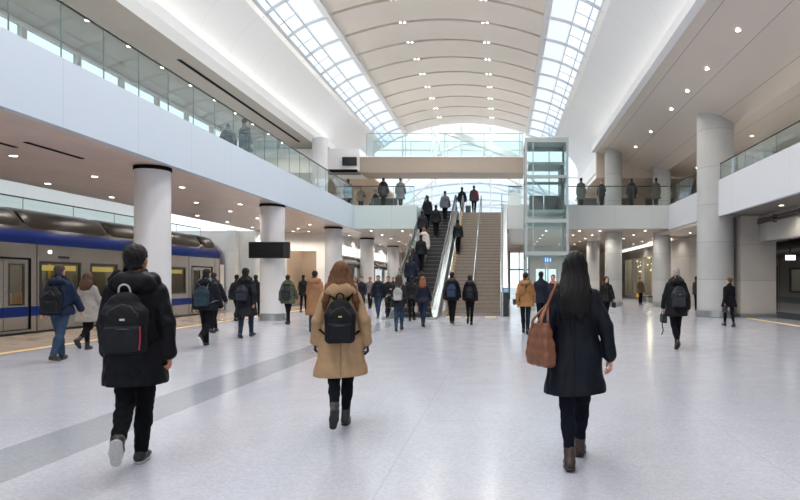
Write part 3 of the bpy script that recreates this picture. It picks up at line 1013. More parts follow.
# ---- vault
YK = [26.0 + 2.35 * k for k in range(-18, 10)]
PL = [(-10.92, 9.60), (-10.88, 10.10), (-10.70, 10.65), (-10.36, 11.20), (-9.95, 11.64), (-9.45, 12.0)]
PR = [(5.95, 9.54), (5.86, 10.10), (5.62, 10.65), (5.18, 11.25), (4.62, 11.78), (3.96, 12.2)]
YA, YB = -16.3, 47.15


def shell(prof, th, y0, y1, sgn):
    """a curved sheet of profile (x, z), th thick to the outside, from y0 to y1"""
    n = len(prof); out = []
    for i, (x, z) in enumerate(prof):
        a = prof[max(i - 1, 0)]; b = prof[min(i + 1, n - 1)]
        t = Vector((b[0] - a[0], b[1] - a[1])).normalized()
        out.append((x + sgn * t.y * -th, z + sgn * t.x * th))
    ring = list(prof) + out[::-1]
    return [[(x, y0, z) for x, z in ring], [(x, y1, z) for x, z in ring]]


def fine(p, n=4):
    q = smooth_path([(a, 0, b) for a, b in p], n)
    return [(v[0], v[2]) for v in q]


m = MB(); m.loft(shell(fine(PL), .16, YA, YB, 1))
struct('vault_wall_left', m, M_cove, smooth=True)
m = MB(); m.loft(shell(fine(PR), .16, YA, YB, -1))
struct('vault_wall_right', m, M_cove, smooth=True)
XL, XR = -7.6, 1.9
arch = [(XL + (XR - XL) * t, 13.0 + .85 * (1 - (2 * t - 1) ** 2)) for t in np.linspace(0, 1, 25)]
m = MB()
for a, b in zip(YK[:-1], YK[1:]): m.loft(shell(arch, .14, a + .11, b - .11, 1))
struct('vault_ceiling', m, M_vault, smooth=True)
arch2 = [(x, z + .24) for x, z in arch]
struct('vault_backing_ceiling', MB().loft(shell(arch2, .08, YA, YB, 1)), M_slot, smooth=True)
SL = [(-9.45, 12.0), (-8.9, 12.42), (-8.3, 12.76), (-7.6, 13.0)]
SR = [(3.96, 12.2), (3.35, 12.55), (2.65, 12.83), (1.9, 13.0)]
# outer half glazed, inner half translucent white panels
def split(S_, t0, t1):
    q = fine(S_, 6); n = len(q) - 1
    return q[int(round(t0 * n)):int(round(t1 * n)) + 1]


m = MB(); m.loft(shell(split(SL, 0, .5), .02, YA, YB, 1)); struct('window_4', m, M_skyglass)
m = MB(); m.loft(shell(split(SR, 0, .5), .02, YA, YB, -1)); struct('window_5', m, M_skyglass)
def opal():
    m = bpy.data.materials.new('opal_panel'); m.use_nodes = True
    nt = m.node_tree; b = nt.nodes['Principled BSDF']; b.inputs['Base Color'].default_value = (.86, .88, .9, 1); b.inputs['Roughness'].default_value = .4
    t = nt.nodes.new('ShaderNodeBsdfTranslucent'); t.inputs['Color'].default_value = (.96, .97, 1, 1)
    x = nt.nodes.new('ShaderNodeMixShader'); x.inputs['Fac'].default_value = .6
    nt.links.new(b.outputs[0], x.inputs[1]); nt.links.new(t.outputs[0], x.inputs[2]); nt.links.new(x.outputs[0], nt.nodes['Material Output'].inputs['Surface'])
    return m


M_opal = opal()
m = MB()
for S_, sg in ((SL, 1), (SR, -1)): m.loft([[(x, YA, z) for x, z in split(S_, .5, 1)], [(x, YB, z) for x, z in split(S_, .5, 1)]], close_u=False)
struct('skylight_panel_ceiling', m, M_opal, smooth=True)
m = MB()
for y in YK:
    for S_, sg in ((SL, 1), (SR, -1)):
        f_ = [(x, z - .12) for x, z in fine(S_, 4)]
        m.loft(shell(f_, .11, y - .035, y + .035, sg))
for S_ in (SL, SR):
    for t_ in (.0, .25, .5):
        x, z = split(S_, t_, t_)[0]
        m.box(x - .018, x + .018, YA, YB, z - .04, z + .04)
for y in YK[:-1]:
    for S_ in (SL, SR):
        f_ = split(S_, 0, .5)
        m.tube([(x, y + 1.3, z) for x, z in f_], .016, 4)
struct('trim_11', m, mat('rib_grey', (206, 210, 214), .45))
m = MB()
for x in (XL, XR): m.box(x - .14, x + .14, YA, YB, 12.90, 13.20)
for (x, z) in (SL[0], SR[0]): m.box(x - .12, x + .12, YA, YB, z - .09, z + .14)
struct('trim_12', m, M_white)

# cove lamps hidden behind the lips
for nm, x, z, lb in (('cove_light', -10.70, 9.62, 'linear cove lamp glowing behind the left lip of the vault'), ('cove_light', 5.74, 9.60, 'linear cove lamp glowing behind the right lip of the vault')):
    tag(MB().box(x - .05, x + .05, YA + .3, 36.9, z - .05, z + .02).build(nm, M_cold), lb, 'light')

# ---- upper level beyond the galleries
struct('wall_bulkhead_right', MB().prism([(5.75, 7.85), (17.2, 7.85), (17.2, 8.0), (9.6, 8.15), (5.75, 9.62)], 'y', 37.0, 37.3).box(5.75, 17.2, 37.3, 48, 7.85, 8.0), M_undercl)
struct('wall_upper_right', MB().holes('y', 43, 43.2, 5.75, 17.2, 5.6, 7.85, [(7.6, 9.3, 5.6, 7.5), (10.2, 12.4, 5.6, 7.5)]), M_beigewall)
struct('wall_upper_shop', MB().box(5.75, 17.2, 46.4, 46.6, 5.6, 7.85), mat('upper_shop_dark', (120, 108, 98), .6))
struct('wall_bulkhead_left', MB().box(-15, -8.6, 36.0, 38.2, 8.0, 9.44), M_white)
struct('wall_upper_left', MB().holes('y', 42.0, 42.2, -15, -8.2, 5.6, 8.0, [(-12.6, -11.4, 5.6, 7.7), (-10.2, -9.2, 5.6, 7.7)]).box(-15, -8.2, 44.8, 45, 5.6, 8.0).box(-15, -8.2, 38.2, 45, 8.0, 8.1), M_beigewall)
struct('wall_vault_side_left', MB().box(-11.1, -10.9, 38.2, 48, 8.1, 9.7), M_white)
struct('wall_vault_side_right', MB().box(5.95, 6.15, 37.3, 48, 8.5, 9.7), M_white)
# glazed end wall
m = MB(); m.box(-10.9, 6.1, 48.3, 48.32, 5.5, 14.2)
struct('window_6', m, M_skyglass)
m = MB()
for x in np.arange(-10.4, 6.2, 2.35): m.box(x - .05, x + .05, 48.0, 48.3, 5.5, 14)
for z in (5.62, 7.6, 9.8, 12.0): m.box(-10.9, 6.1, 48.05, 48.3, z - .05, z + .05)
struct('trim_13', m, M_rib)
m = MB()
m.tube([(at(440, 46), 46, 13.15), (at(512, 46), 46, 11.1), (1.9, 46.0, 10.4)], .22, 4)
m.tube([(at(434, 46.5), 46.5, 13.1), (at(446, 46.5), 46.5, 10.4)], .10, 8)
for x0, x1, zt in ((-10.2, -2.0, 12.4), (-9.2, .4, 11.6), (5.4, -3.4, 12.3), (5.0, -5.6, 11.4)):
    m.tube([(x0 + (x1 - x0) * t, 47.3, 5.7 + (zt - 5.7) * (1 - (1 - t) ** 2)) for t in np.linspace(0, 1, 14)], .07, 6)
for x0, z0, x1, z1 in ((-7.4, 8.9, -5.0, 5.8), (-5.8, 10.4, -3.9, 5.8), (-1.0, 10.3, 3.0, 8.4), (-2.0, 9.4, 4.2, 7.2)):
    m.tube([(x0, 47.6, z0), (x1, 47.6, z1)], .05, 6)
struct('trim_14', m, M_rib)
def canopy_mat():
    m = bpy.data.materials.new('canopy_membrane'); m.use_nodes = True
    nt = m.node_tree; b = nt.nodes['Principled BSDF']; b.inputs['Base Color'].default_value = (.86, .88, .9, 1)
    t = nt.nodes.new('ShaderNodeBsdfTranslucent'); t.inputs['Color'].default_value = (.9, .92, .95, 1)
    x = nt.nodes.new('ShaderNodeMixShader'); x.inputs['Fac'].default_value = .7
    nt.links.new(b.outputs[0], x.inputs[1]); nt.links.new(t.outputs[0], x.inputs[2]); nt.links.new(x.outputs[0], nt.nodes['Material Output'].inputs['Surface'])
    return m


# the roof canopy outside, a white fabric shell seen through the glass
m = MB(); rings = []
for y in np.linspace(50, 66, 9):
    q = (y - 50) / 16
    rings.append([(-2.5 + (11 - 3 * q) * math.cos(a), y, 4.6 + (5.4 - 1.8 * q) * math.sin(a)) for a in np.linspace(.12, math.pi - .12, 24)])
m.loft(rings, close_u=False, cap=False)
o = tag(m.build('outdoor_canopy', canopy_mat(), smooth='all', fix=False), 'pale curved outdoor canopy seen through the glazed end wall', 'canopy')
m = MB()
for y in np.linspace(51, 65, 6):
    q = (y - 50) / 16
    m.tube([(-2.5 + (10.9 - 3 * q) * math.cos(a), y, 4.55 + (5.35 - 1.8 * q) * math.sin(a)) for a in np.linspace(.12, math.pi - .12, 24)], .08, 6)
m.build('rib', M_rib, o)

# ---- landing
struct('floor_landing', MB().box(-8.25, -4.85, 33.16, 36.2, 4.55, 5.58).box(.3, 9.1, 33.16, 36.2, 4.55, 5.58).box(-15, 17.2, 36.2, 48.3, 4.55, 5.58), mat('landing_stone', (188, 184, 180), .35, vary=(2, .05)))
struct('trim_15', MB().box(-8.41, -4.75, 33.0, 33.16, 4.38, 5.66), M_land)
struct('trim_18', MB().box(.24, 9.26, 33.0, 33.16, 4.38, 5.66), panelled('landing_white_panels', (208, 212, 211), .3, (2.05,), ('X',), seam=.012, dark=.3, vary=.012))
struct('trim_16', MB().box(-4.85, -4.75, 33.16, 36.2, 4.38, 5.66).box(.24, .34, 33.16, 36.2, 4.38, 5.66).box(-4.75, .24, 36.15, 36.25, 4.38, 5.55), M_land)
struct('ceiling_under_landing', MB().box(-8.3, -4.86, 33.17, 36.2, 4.40, 4.54).box(.3, 9.1, 33.17, 36.2, 4.40, 4.54).box(-14.5, 11.2, 36.2, 62, 4.40, 4.54), M_undercl)
struct('ceiling_far', MB().box(-14.5, 11.2, 48.3, 62.4, 4.54, 4.8), M_white)

# ---- lower level beyond the landing
m = MB(); m.holes('x', -10.5, -10.3, 36.4, 62, 0, 4.4, [(y, y + 4.6, .25, 2.55) for y in (37.0, 42.2, 47.4, 52.6)])
struct('wall_left_lower', m, M_white)
struct('window_7', MB().box(-10.42, -10.40, 36.8, 58, .25, 2.55), M_winglass)
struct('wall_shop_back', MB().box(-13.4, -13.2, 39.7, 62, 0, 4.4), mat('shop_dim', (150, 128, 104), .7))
m = MB(); m.holes('y', 61.0, 61.2, -10.3, -2.2, 0, 4.4, [(-8.4, -6.8, 0, 2.6), (-5.4, -3.6, 0, 2.6)])
struct('wall_back', m, M_beigewall)
struct('wall_back_room', MB().box(-10.3, -2.2, 63.4, 63.6, 0, 4.4), M_beigewall)
m = MB(); m.holes('y', 61.0, 61.2, 5.6, 11.2, 0, 4.4, [(7.0, 8.2, 0, 2.5)]); m.box(5.4, 5.6, 50.0, 61.2, 0, 4.4); m.box(5.6, 11.2, 62.8, 63, 0, 4.4)
struct('wall_corridor', m, M_beigewall)
m = MB(); m.holes('y', 50.0, 50.25, -2.4, 5.4, 0, 4.4, [(.55, 2.15, 0, 3.9), (2.75, 4.6, 0, 2.5)])
struct('wall_exit', m, panelled('exit_wall', (190, 180, 170), .5, (1.6, 2.2), ('X', 'Z'), seam=.01, dark=.2, vary=.03))
struct('window_8', MB().box(.55, 2.15, 50.1, 50.12, 0, 3.9).box(2.75, 4.6, 50.1, 50.12, 0, 2.5), M_winglass)
struct('trim_17', MB().box(.5, .6, 49.95, 50.3, 0, 3.95).box(2.1, 2.2, 49.95, 50.3, 0, 3.95).box(1.32, 1.38, 49.95, 50.3, 0, 3.9).box(.5, 2.2, 49.95, 50.3, 2.4, 2.5), M_darkrail)

# ================================================================== columns
def column(x, y, r, z1, matl, label, ring=.28, cap=True, z0=0., rm=None):
    t = thing('column', (x, y, z0), label, 'column'); t['kind'] = 'thing'
    if z1 > 5 and x > 0: z1 = zc(x - r)
    MB().lathe([(r, 0), (r, z1 - z0)], (x, y, z0), 40).build('shaft', matl, t, smooth=True)
    if ring:
        mb = MB(); mb.lathe([(r + .012, .02), (r + .012, ring), (r + .002, ring + .01)], (x, y, z0), 40)
        for k in range(20):
            a = 2 * math.pi * k / 20
            mb.tube([(x + (r + .014) * math.cos(a), y + (r + .014) * math.sin(a), z0 + .02), (x + (r + .014) * math.cos(a), y + (r + .014) * math.sin(a), z0 + ring)], .006, 4)
        mb.build('base_ring', rm or M_steel, t, smooth=True)
    if cap: MB().lathe([(r + .02, -.10), (r + .02, -.005)], (x, y, z1), 40).build('top_collar', M_slot, t, smooth=True)
    return t


column(-8.93, 15.3, .415, 4.40, M_colL, 'pale round column right behind the man in the black parka')
column(-8.76, 22.8, .445, 4.40, M_colL, 'pale round column with the black display board in front')
column(-9.15, 32.4, .46, 4.40, M_colL, 'pale round column under the corner of the left balcony and landing')
column(-9.2, 40.6, .46, 4.40, M_colL, 'pale round column by the first shop awning')
column(-9.1, 49.6, .46, 4.40, M_colL, 'slim looking pale column farthest along the shop awnings, left of the escalator')
column(8.93, 25.25, .735, zc(8.93), M_conc, 'massive concrete column rising through both levels beside the end of the right balcony', rm=M_steel, cap=False)
column(9.42, 35.6, .52, zc(9.42), M_conc, 'concrete column behind the grey haired man with a backpack', cap=False)
column(6.55, 35.6, .50, zc(6.55), M_conc, 'concrete column behind the woman walking towards the camera', cap=False)
column(6.6, 44.0, .46, 4.4, M_conc, 'shorter concrete column standing deep under the right landing', cap=False)
column(-10.25, 33.6, .42, 9.48, M_colL, 'round column on the upper floor where left gallery meets landing', z0=5.56, cap=False, ring=0)
column(13.2, 30.0, .6, zc(13.2), M_conc, 'broad concrete column standing back on the right upper floor', z0=5.46, cap=False, ring=0)

# ================================================================== balustrades
def balustrade(name, label, p0, p1, z0, h, step, rail=.028, post=True, gm=None, top=.0):
    """glass panels from p0 to p1 (x, y) standing on z0"""
    a, b = Vector((*p0, 0)), Vector((*p1, 0)); L_ = (b - a).length; t = (b - a) / L_; n = Vector((-t.y, t.x, 0))
    r = thing(name, (p0[0], p0[1], z0), label, 'balustrade')
    k = max(1, round(L_ / step)); st = L_ / k
    for i in range(k):
        q0, q1 = a + t * (i * st + .012), a + t * ((i + 1) * st - .012)
        m = MB(); c = [q0 - n * .008, q1 - n * .008, q1 + n * .008, q0 + n * .008]
        m.add([(v.x, v.y, z0 + .01) for v in c] + [(v.x, v.y, z0 + h) for v in c], [(0, 3, 2, 1), (4, 5, 6, 7), (0, 1, 5, 4), (1, 2, 6, 5), (2, 3, 7, 6), (3, 0, 4, 7)])
        m.build('glass_panel', gm or M_glass, r)
    if post:
        for i in range(k + 1):
            q = a + t * (i * st)
            m = MB(); m.box(q.x - .009, q.x + .009, q.y - .009, q.y + .009, z0, z0 + h)
            m.build('post', M_post, r)
    m = MB(); m.tube([(a.x, a.y, z0 + h + .01), (b.x, b.y, z0 + h + .01)], rail, 8)
    m.build('handrail', M_darkrail, r, smooth=True)
    return r


balustrade('glass_balustrade', 'long glass balustrade along the white left balcony', (-8.32, 7.68), (-8.32, 33.0), 5.68, 1.06, 1.2)
balustrade('glass_balustrade', 'glass balustrade running along the near right balcony', (8.88, 12.0), (8.88, 24.5), 5.62, .66, 2.4)
balustrade('glass_balustrade', 'short glass balustrade between the big concrete column and right landing', (9.18, 26.1), (9.18, 33.0), 5.66, 1.0, 1.7)
balustrade('glass_balustrade', 'glass balustrade of the landing left of the escalator', (-8.3, 33.08), (-4.9, 33.08), 5.66, 1.05, 1.15)
balustrade('glass_balustrade', 'little glass balustrade of the landing between stairs and lift', (.3, 33.08), (1.05, 33.08), 5.66, 1.05, .8)
balustrade('glass_balustrade', 'glass balustrade of the landing right of the lift', (3.35, 33.08), (9.1, 33.08), 5.66, 1.05, 1.9)
balustrade('glass_balustrade', 'low glass balustrade on the white parapet beyond the train roof', (-18.1, 12), (-18.1, 35.9), 4.15, .48, 2.6)
balustrade('glass_balustrade', 'glass balustrade at the top of the stairs before the end window', (-2.3, 46.6), (1.2, 46.6), 5.58, 1.1, 1.2)

# ---- footbridge
br = thing('footbridge', (-8.6, 36, 8.0), 'beige footbridge with glass sides crossing high above the stairs', 'footbridge')
MB().box(-8.6, 1.25, 36.0, 38.2, 8.0, 8.92).build('deck', panelled('bridge_beige', (158, 145, 132), .5, (2.4,), ('X',), seam=.01, dark=.2, vary=.02), br)
MB().box(-8.6, 1.25, 35.97, 38.23, 8.92, 8.98).build('deck_edge', M_white, br)
for yb_ in (36.08, 38.12):
    for i in range(4):
        x0 = -8.2 + i * 2.35
        MB().box(x0 + .02, x0 + 2.33, yb_ - .01, yb_ + .01, 8.98, 10.35).build('glass_panel', M_glass, br)
    for i in range(5):
        x0 = -8.2 + i * 2.35
        MB().box(x0 - .025, x0 + .025, yb_ - .025, yb_ + .025, 8.98, 10.38).build('post', M_steelpaint, br)
    MB().tube([(-8.2, yb_, 10.38), (1.2, yb_, 10.38)], .03, 8).build('handrail', M_steelpaint, br, smooth=True)

# ================================================================== staircase
NS, Y0, RISE, RUN = 33, 25.75, 5.58 / 33, 10.25 / 33
st = thing('staircase', (-1.3, Y0, 0), 'wide stone staircase with amber edge lights rising beside the escalator', 'staircase')
XA, XB = -2.46, -.12
for i in range(NS):
    y = Y0 + i * RUN
    MB().box(XA, XB, y, y + RUN + .03, max(0, (i - 1) * RISE - .12), (i + 1) * RISE).build('step', M_stone, st)
m = MB()
for i in range(NS):
    y = Y0 + i * RUN; m.box(XA, XB, y - .002, y + .035, (i + 1) * RISE - .02, (i + 1) * RISE + .003)
m.build('nosing', mat('nosing_dark', (92, 84, 76), .6), st)
for i in range(NS):
    y = Y0 + i * RUN
    MB().box(XA - .005, XA + .07, y - .012, y + .05, (i + 1) * RISE - .07, (i + 1) * RISE + .006).build('edge_light', M_amber, st)
slp = lambda y: (y - Y0) / RUN * RISE
for x, nm in ((XA - .09, 'stringer'), (XB, 'stringer')):
    m = MB(); w_ = .09
    m.prism([(Y0 - .25, 0), (Y0 + .3, 0), (Y0 + NS * RUN, 5.58 - .5), (Y0 + NS * RUN, 5.58 + .18), (Y0 - .25, .22)], 'x', x, x + w_)
    m.build(nm, M_steelpaint, st)
for x, h0, glassy in ((XA + .06, .92, 0), ((XA + XB) / 2 - .02, .92, 0), (XB + .045, 1.0, 1)):
    pts = [(x, Y0 - .45, 0), (x, Y0 - .45, h0 + .05), (x, Y0 - .1, h0 + .14), (x, Y0 + NS * RUN, 5.58 + h0 + .14), (x, Y0 + NS * RUN + .5, 5.58 + h0 + .05), (x, Y0 + NS * RUN + .5, 5.6)]
    MB().tube(pts, .026, 8).build('handrail', M_steel, st, smooth=True)
    for k in range(7):
        y = Y0 + .15 + k * (NS - 1) * RUN / 6
        MB().tube([(x, y, slp(y)), (x, y, slp(y) + h0 + .14)], .018, 8).build('baluster', M_steel, st, smooth=True)
MB().prism([(Y0 - .35, 0), (Y0 + .3, 0), (Y0 + NS * RUN, 5.1), (Y0 + NS * RUN, 5.58 + .55), (Y0 - .1, .62), (Y0 - .35, .62)], 'x', XB + .09, XB + .34).build('side_wall', mat('stair_cheek', (206, 210, 212), .35, .3), st)
m = MB(); m.prism([(Y0 - .25, .22), (Y0 + NS * RUN, 5.58 + .18), (Y0 + NS * RUN, 5.58 + 1.0), (Y0 - .25, 1.0)], 'x', XB + .035, XB + .05)
m.build('glass_panel', glass('frosted_stair_glass', (.84, .90, .92), .10, dirt=.35), st)

# ================================================================== escalator
es = thing('escalator', (-3.65, 23.0, 0), 'escalator with glass sides carrying people up beside the stairs', 'escalator')
EY0, EY1, EZ = 24.2, 35.3, 5.58
ez = lambda y: 0 if y < EY0 else (EZ if y > EY1 else (y - EY0) / (EY1 - EY0) * EZ)
ypath = [23.0, 23.9] + list(np.linspace(EY0, EY1, 12)) + [35.6, 36.2]
EXL, EXR = -4.62, -2.66
for x0, x1 in ((EXL, EXL + .26), (EXR - .26, EXR)):
    poly = [(y, ez(y) + .06) for y in ypath]
    poly += [(36.2, 4.6), (35.0, 4.45), (25.6, 0.0), (23.0, 0.0)]
    MB().prism(poly, 'x', x0, x1).build('skirt', M_steel, es)
for xg in (EXL + .13, EXR - .13):
    low = [(y, ez(y) + .06) for y in ypath]; up = [(y, ez(y) + .93) for y in ypath]
    up[0] = (23.15, .80); up[-1] = (36.05, EZ + .80)
    MB().prism(low + up[::-1], 'x', xg - .008, xg + .008).build('glass_side', M_glass, es)
    pts = [(xg, 23.35, .12), (xg, 23.05, .30), (xg, 22.94, .58), (xg, 23.05, .86), (xg, 23.4, .97)] + [(xg, y, ez(y) + .97) for y in ypath[1:-1]] + [(xg, 36.1, EZ + .90), (xg, 36.25, EZ + .6), (xg, 36.1, EZ + .25), (xg, 35.8, EZ + .12)]
    MB().tube(pts, 1, 8, sq=(.045, .028)).build('handrail', M_rubber, es, smooth=True)
    MB().tube([(p[0], p[1], p[2] - .035) for p in pts[4:-4]], .014, 6).build('rail_guide', M_steel, es, smooth=True)
XE0, XE1 = EXL + .26, EXR - .26
M_tread = mat('escalator_tread', (52, 53, 56), .5, .4, bump=(120, .3))
ns = 27; er = EZ / ns; eru = (EY1 - EY0) / ns
for i in range(ns):
    y = EY0 + i * eru
    m = MB(); m.box(XE0, XE1, y, y + eru + .02, (i) * er - .25, (i + 1) * er)
    sp_ = m.build('step', M_tread, es)
    MB().box(XE0, XE1, y - .004, y + .02, (i + 1) * er - .015, (i + 1) * er + .003).build('step_edge', mat('step_edge', (120, 118, 104), .5), sp_)
MB().box(XE0, XE1, 23.0, EY0, -.0, .03).build('comb_plate', M_steel, es)
MB().box(XE0, XE1, EY1, 36.2, EZ - .2, EZ + .02).build('comb_plate', M_steel, es)
MB().prism([(25.8, 0.02), (35.0, 4.5), (36.2, 4.6), (36.2, 4.8), (35.0, 4.7), (25.3, .02)], 'x', XE0, XE1).build('underside', M_steel, es)

# yellow tactile plates at the foot of the stairs
for x0, x1, lb in ((-2.35, -1.75, 'yellow tactile floor plate at the foot of the stairs, nearest the escalator'), (-1.55, -1.25, 'small yellow tactile floor plate at the foot of the stairs under the middle handrail'), (-.75, -.3, 'yellow tactile floor plate at the foot of the stairs, nearest the totem')):
    tag(MB().box(x0, x1, 24.75, 25.1, 0, .008).build('tactile_plate', mat('tactile_strong', (222, 186, 96), .6, vary=(5, .1))), lb, 'floor marking')

# information totem by the stairs
tt = thing('information_totem', (.12, 24.3, 0), 'slim dark information totem with a blue head right of the stairs foot', 'totem')
MB().box(-.02, .26, 24.2, 24.4, 0, .06).build('base', M_steel, tt)
MB().box(.0, .24, 24.23, 24.37, .06, 1.02).build('body', M_black, tt, bevel=.01)
MB().box(-.01, .25, 24.22, 24.38, 1.02, 1.22).build('head', mat('totem_blue', (70, 110, 150), .35), tt, bevel=.01)
MB().box(.03, .21, 24.215, 24.221, 1.06, 1.18).build('screen', mat('totem_screen', (150, 180, 196), .2), tt)

# ================================================================== lift
lf = thing('lift_tower', (2.2, 31, 0), 'glass lift tower in a grey steel frame right of the stairs', 'lift')
LX0, LX1, LY0, LY1 = 1.1, 3.28, 30.0, 32.2
for x in (LX0, LX1 - .11):
    for y in (LY0, LY1 - .11):
        MB().box(x, x + .11, y, y + .11, 0, 8.62).build('post', M_steelpaint, lf)
MB().box(LX0 + .38, LX0 + .43, LY0 + .01, LY0 + .06, 2.9, 8.4).build('mullion', M_steelpaint, lf)
for z0, z1 in ((8.44, 8.62), (6.66, 6.80), (4.42, 4.62), (2.78, 2.98)):
    m = MB(); m.box(LX0, LX1, LY0 - .01, LY0 + .12, z0, z1); m.box(LX0, LX1, LY1 - .12, LY1, z0, z1); m.box(LX0, LX0 + .12, LY0, LY1, z0, z1); m.box(LX1 - .12, LX1, LY0, LY1, z0, z1)
    m.build('ring_beam', M_steelpaint, lf)
M_lift = glass('lift_glass', (.80, .89, .88), .10)
for z0, z1 in ((6.80, 8.44), (4.62, 6.66), (2.98, 4.42)):
    MB().box(LX0 + .13, LX1 - .13, LY0 + .04, LY0 + .06, z0, z1).build('glass_panel', M_lift, lf)
    MB().box(LX0 + .04, LX0 + .06, LY0 + .13, LY1 - .13, z0, z1).build('glass_panel', M_lift, lf)
    MB().box(LX1 - .06, LX1 - .04, LY0 + .13, LY1 - .13, z0, z1).build('glass_panel', M_lift, lf)
for x in (LX0 + .04, LX1 - .06):
    MB().box(x, x + .02, LY0 + .13, LY1 - .13, .05, 2.72).build('glass_panel', M_lift, lf)
MB().box(LX0, LX1, LY0, LY1, 8.62, 8.68).build('roof', M_steelpaint, lf)
dl = MB().box(LX0 + .15, 2.18, LY0 + .05, LY0 + .08, .02, 2.68).build('door', M_lift, lf)
MB().box(2.10, 2.16, LY0 + .02, LY0 + .10, .02, 2.68).build('frame', M_steel, dl)
dr = MB().box(2.20, LX1 - .15, LY0 + .05, LY0 + .08, .02, 2.68).build('door', M_lift, lf)
MB().box(2.22, 2.28, LY0 + .02, LY0 + .10, .02, 2.68).build('frame', M_steel, dr)
car = MB().box(LX0 + .2, LX1 - .2, LY0 + .25, LY1 - .15, 4.95, 5.1).box(LX0 + .2, LX1 - .2, LY0 + .25, LY1 - .15, 7.35, 7.5).build('car', M_steelpaint, lf)
M_cardark = mat('car_dark_panel', (62, 68, 70), .4)
MB().box(LX0 + .3, 2.15, LY1 - .22, LY1 - .16, 5.1, 6.05).build('dado_panel', M_cardark, car)
MB().box(2.2, LX1 - .3, LY1 - .22, LY1 - .16, 5.1, 6.05).build('dado_panel', M_cardark, car)
MB().box(LX1 - .34, LX1 - .28, LY0 + .3, LY1 - .2, 5.1, 7.35).build('guide_panel', M_cardark, car)
sg = MB().box(2.02, 2.44, LY0 - .05, LY0 - .01, 2.42, 2.70).build('sign', mat('sign_blue', (30, 110, 170), .4, emit=(.03, .20, .42, .5)), lf)
m = MB()                                                # two little standing figures and an arrow, white on blue
for x in (2.12, 2.23):
    m.lathe([(.0, -.02), (.018, -.012), (.022, 0), (.018, .012), (0, .02)], (x, LY0 - .052, 2.65), 10); m.box(x - .026, x + .026, LY0 - .056, LY0 - .05, 2.53, 2.62); m.box(x - .02, x + .02, LY0 - .056, LY0 - .05, 2.46, 2.53)
m.prism([(2.32, 2.55), (2.40, 2.55), (2.36, 2.65)], 'y', LY0 - .056, LY0 - .05); m.prism([(2.32, 2.52), (2.36, 2.44), (2.40, 2.52)], 'y', LY0 - .056, LY0 - .05)
m.build('pictogram', mat('sign_white', (235, 240, 245), .5, emit=(.8, .9, 1, .5)), sg)

# ================================================================== display board
db = thing('display_board', (-8.75, 22.15, 2.34), 'black display board hanging in front of a pale column', 'display board')
MB().box(-9.36, -7.88, 22.06, 22.24, 2.34, 2.94).build('housing', M_rubber, db, bevel=.015)
MB().box(-9.33, -8.1, 22.05, 22.06, 2.38, 2.90).build('screen', M_black, db)
MB().box(-8.06, -7.90, 22.05, 22.06, 2.38, 2.90).build('side_panel', mat('board_side', (40, 42, 46), .4), db)
MB().box(-8.95, -8.55, 22.22, 22.42, 2.5, 2.8).build('wall_bracket', M_rubber, db)
sc_ = thing('wall_screen', (-9.19, 35.9, 8.35), 'small black screen on the white wall left of the footbridge', 'screen')
MB().box(-9.62, -8.76, 35.86, 36.0, 8.42, 8.92).build('housing', M_rubber, sc_, bevel=.02)
MB().box(-9.58, -8.80, 35.85, 35.86, 8.46, 8.88).build('display', M_black, sc_)
cp = thing('entrance_canopy', (-9.6, 35.0, 7.9), 'thin dark canopy below the small black screen', 'canopy')
MB().box(-10.4, -8.5, 35.0, 36.0, 7.86, 7.99).build('roof_plate', mat('canopy_grey', (110, 108, 106), .5), cp)
MB().box(-10.4, -8.5, 34.97, 35.0, 7.84, 8.01).build('edge_strip', M_slot, cp)
ls = thing('lit_sign', (12.0, 25.2, 2.35), 'small glowing white sign over the dark right-hand track', 'sign')
MB().box(11.82, 12.28, 25.16, 25.26, 2.36, 2.60).build('housing', M_rubber, ls)
MB().box(11.84, 12.26, 25.15, 25.16, 2.38, 2.58).build('lit_face', emitter('sign_glow', (.95, .97, 1), 2.6), ls)
MB().tube([(12.05, 25.2, 2.58), (12.05, 25.2, 4.16)], .02, 6).build('hanger_rod', M_rubber, ls)

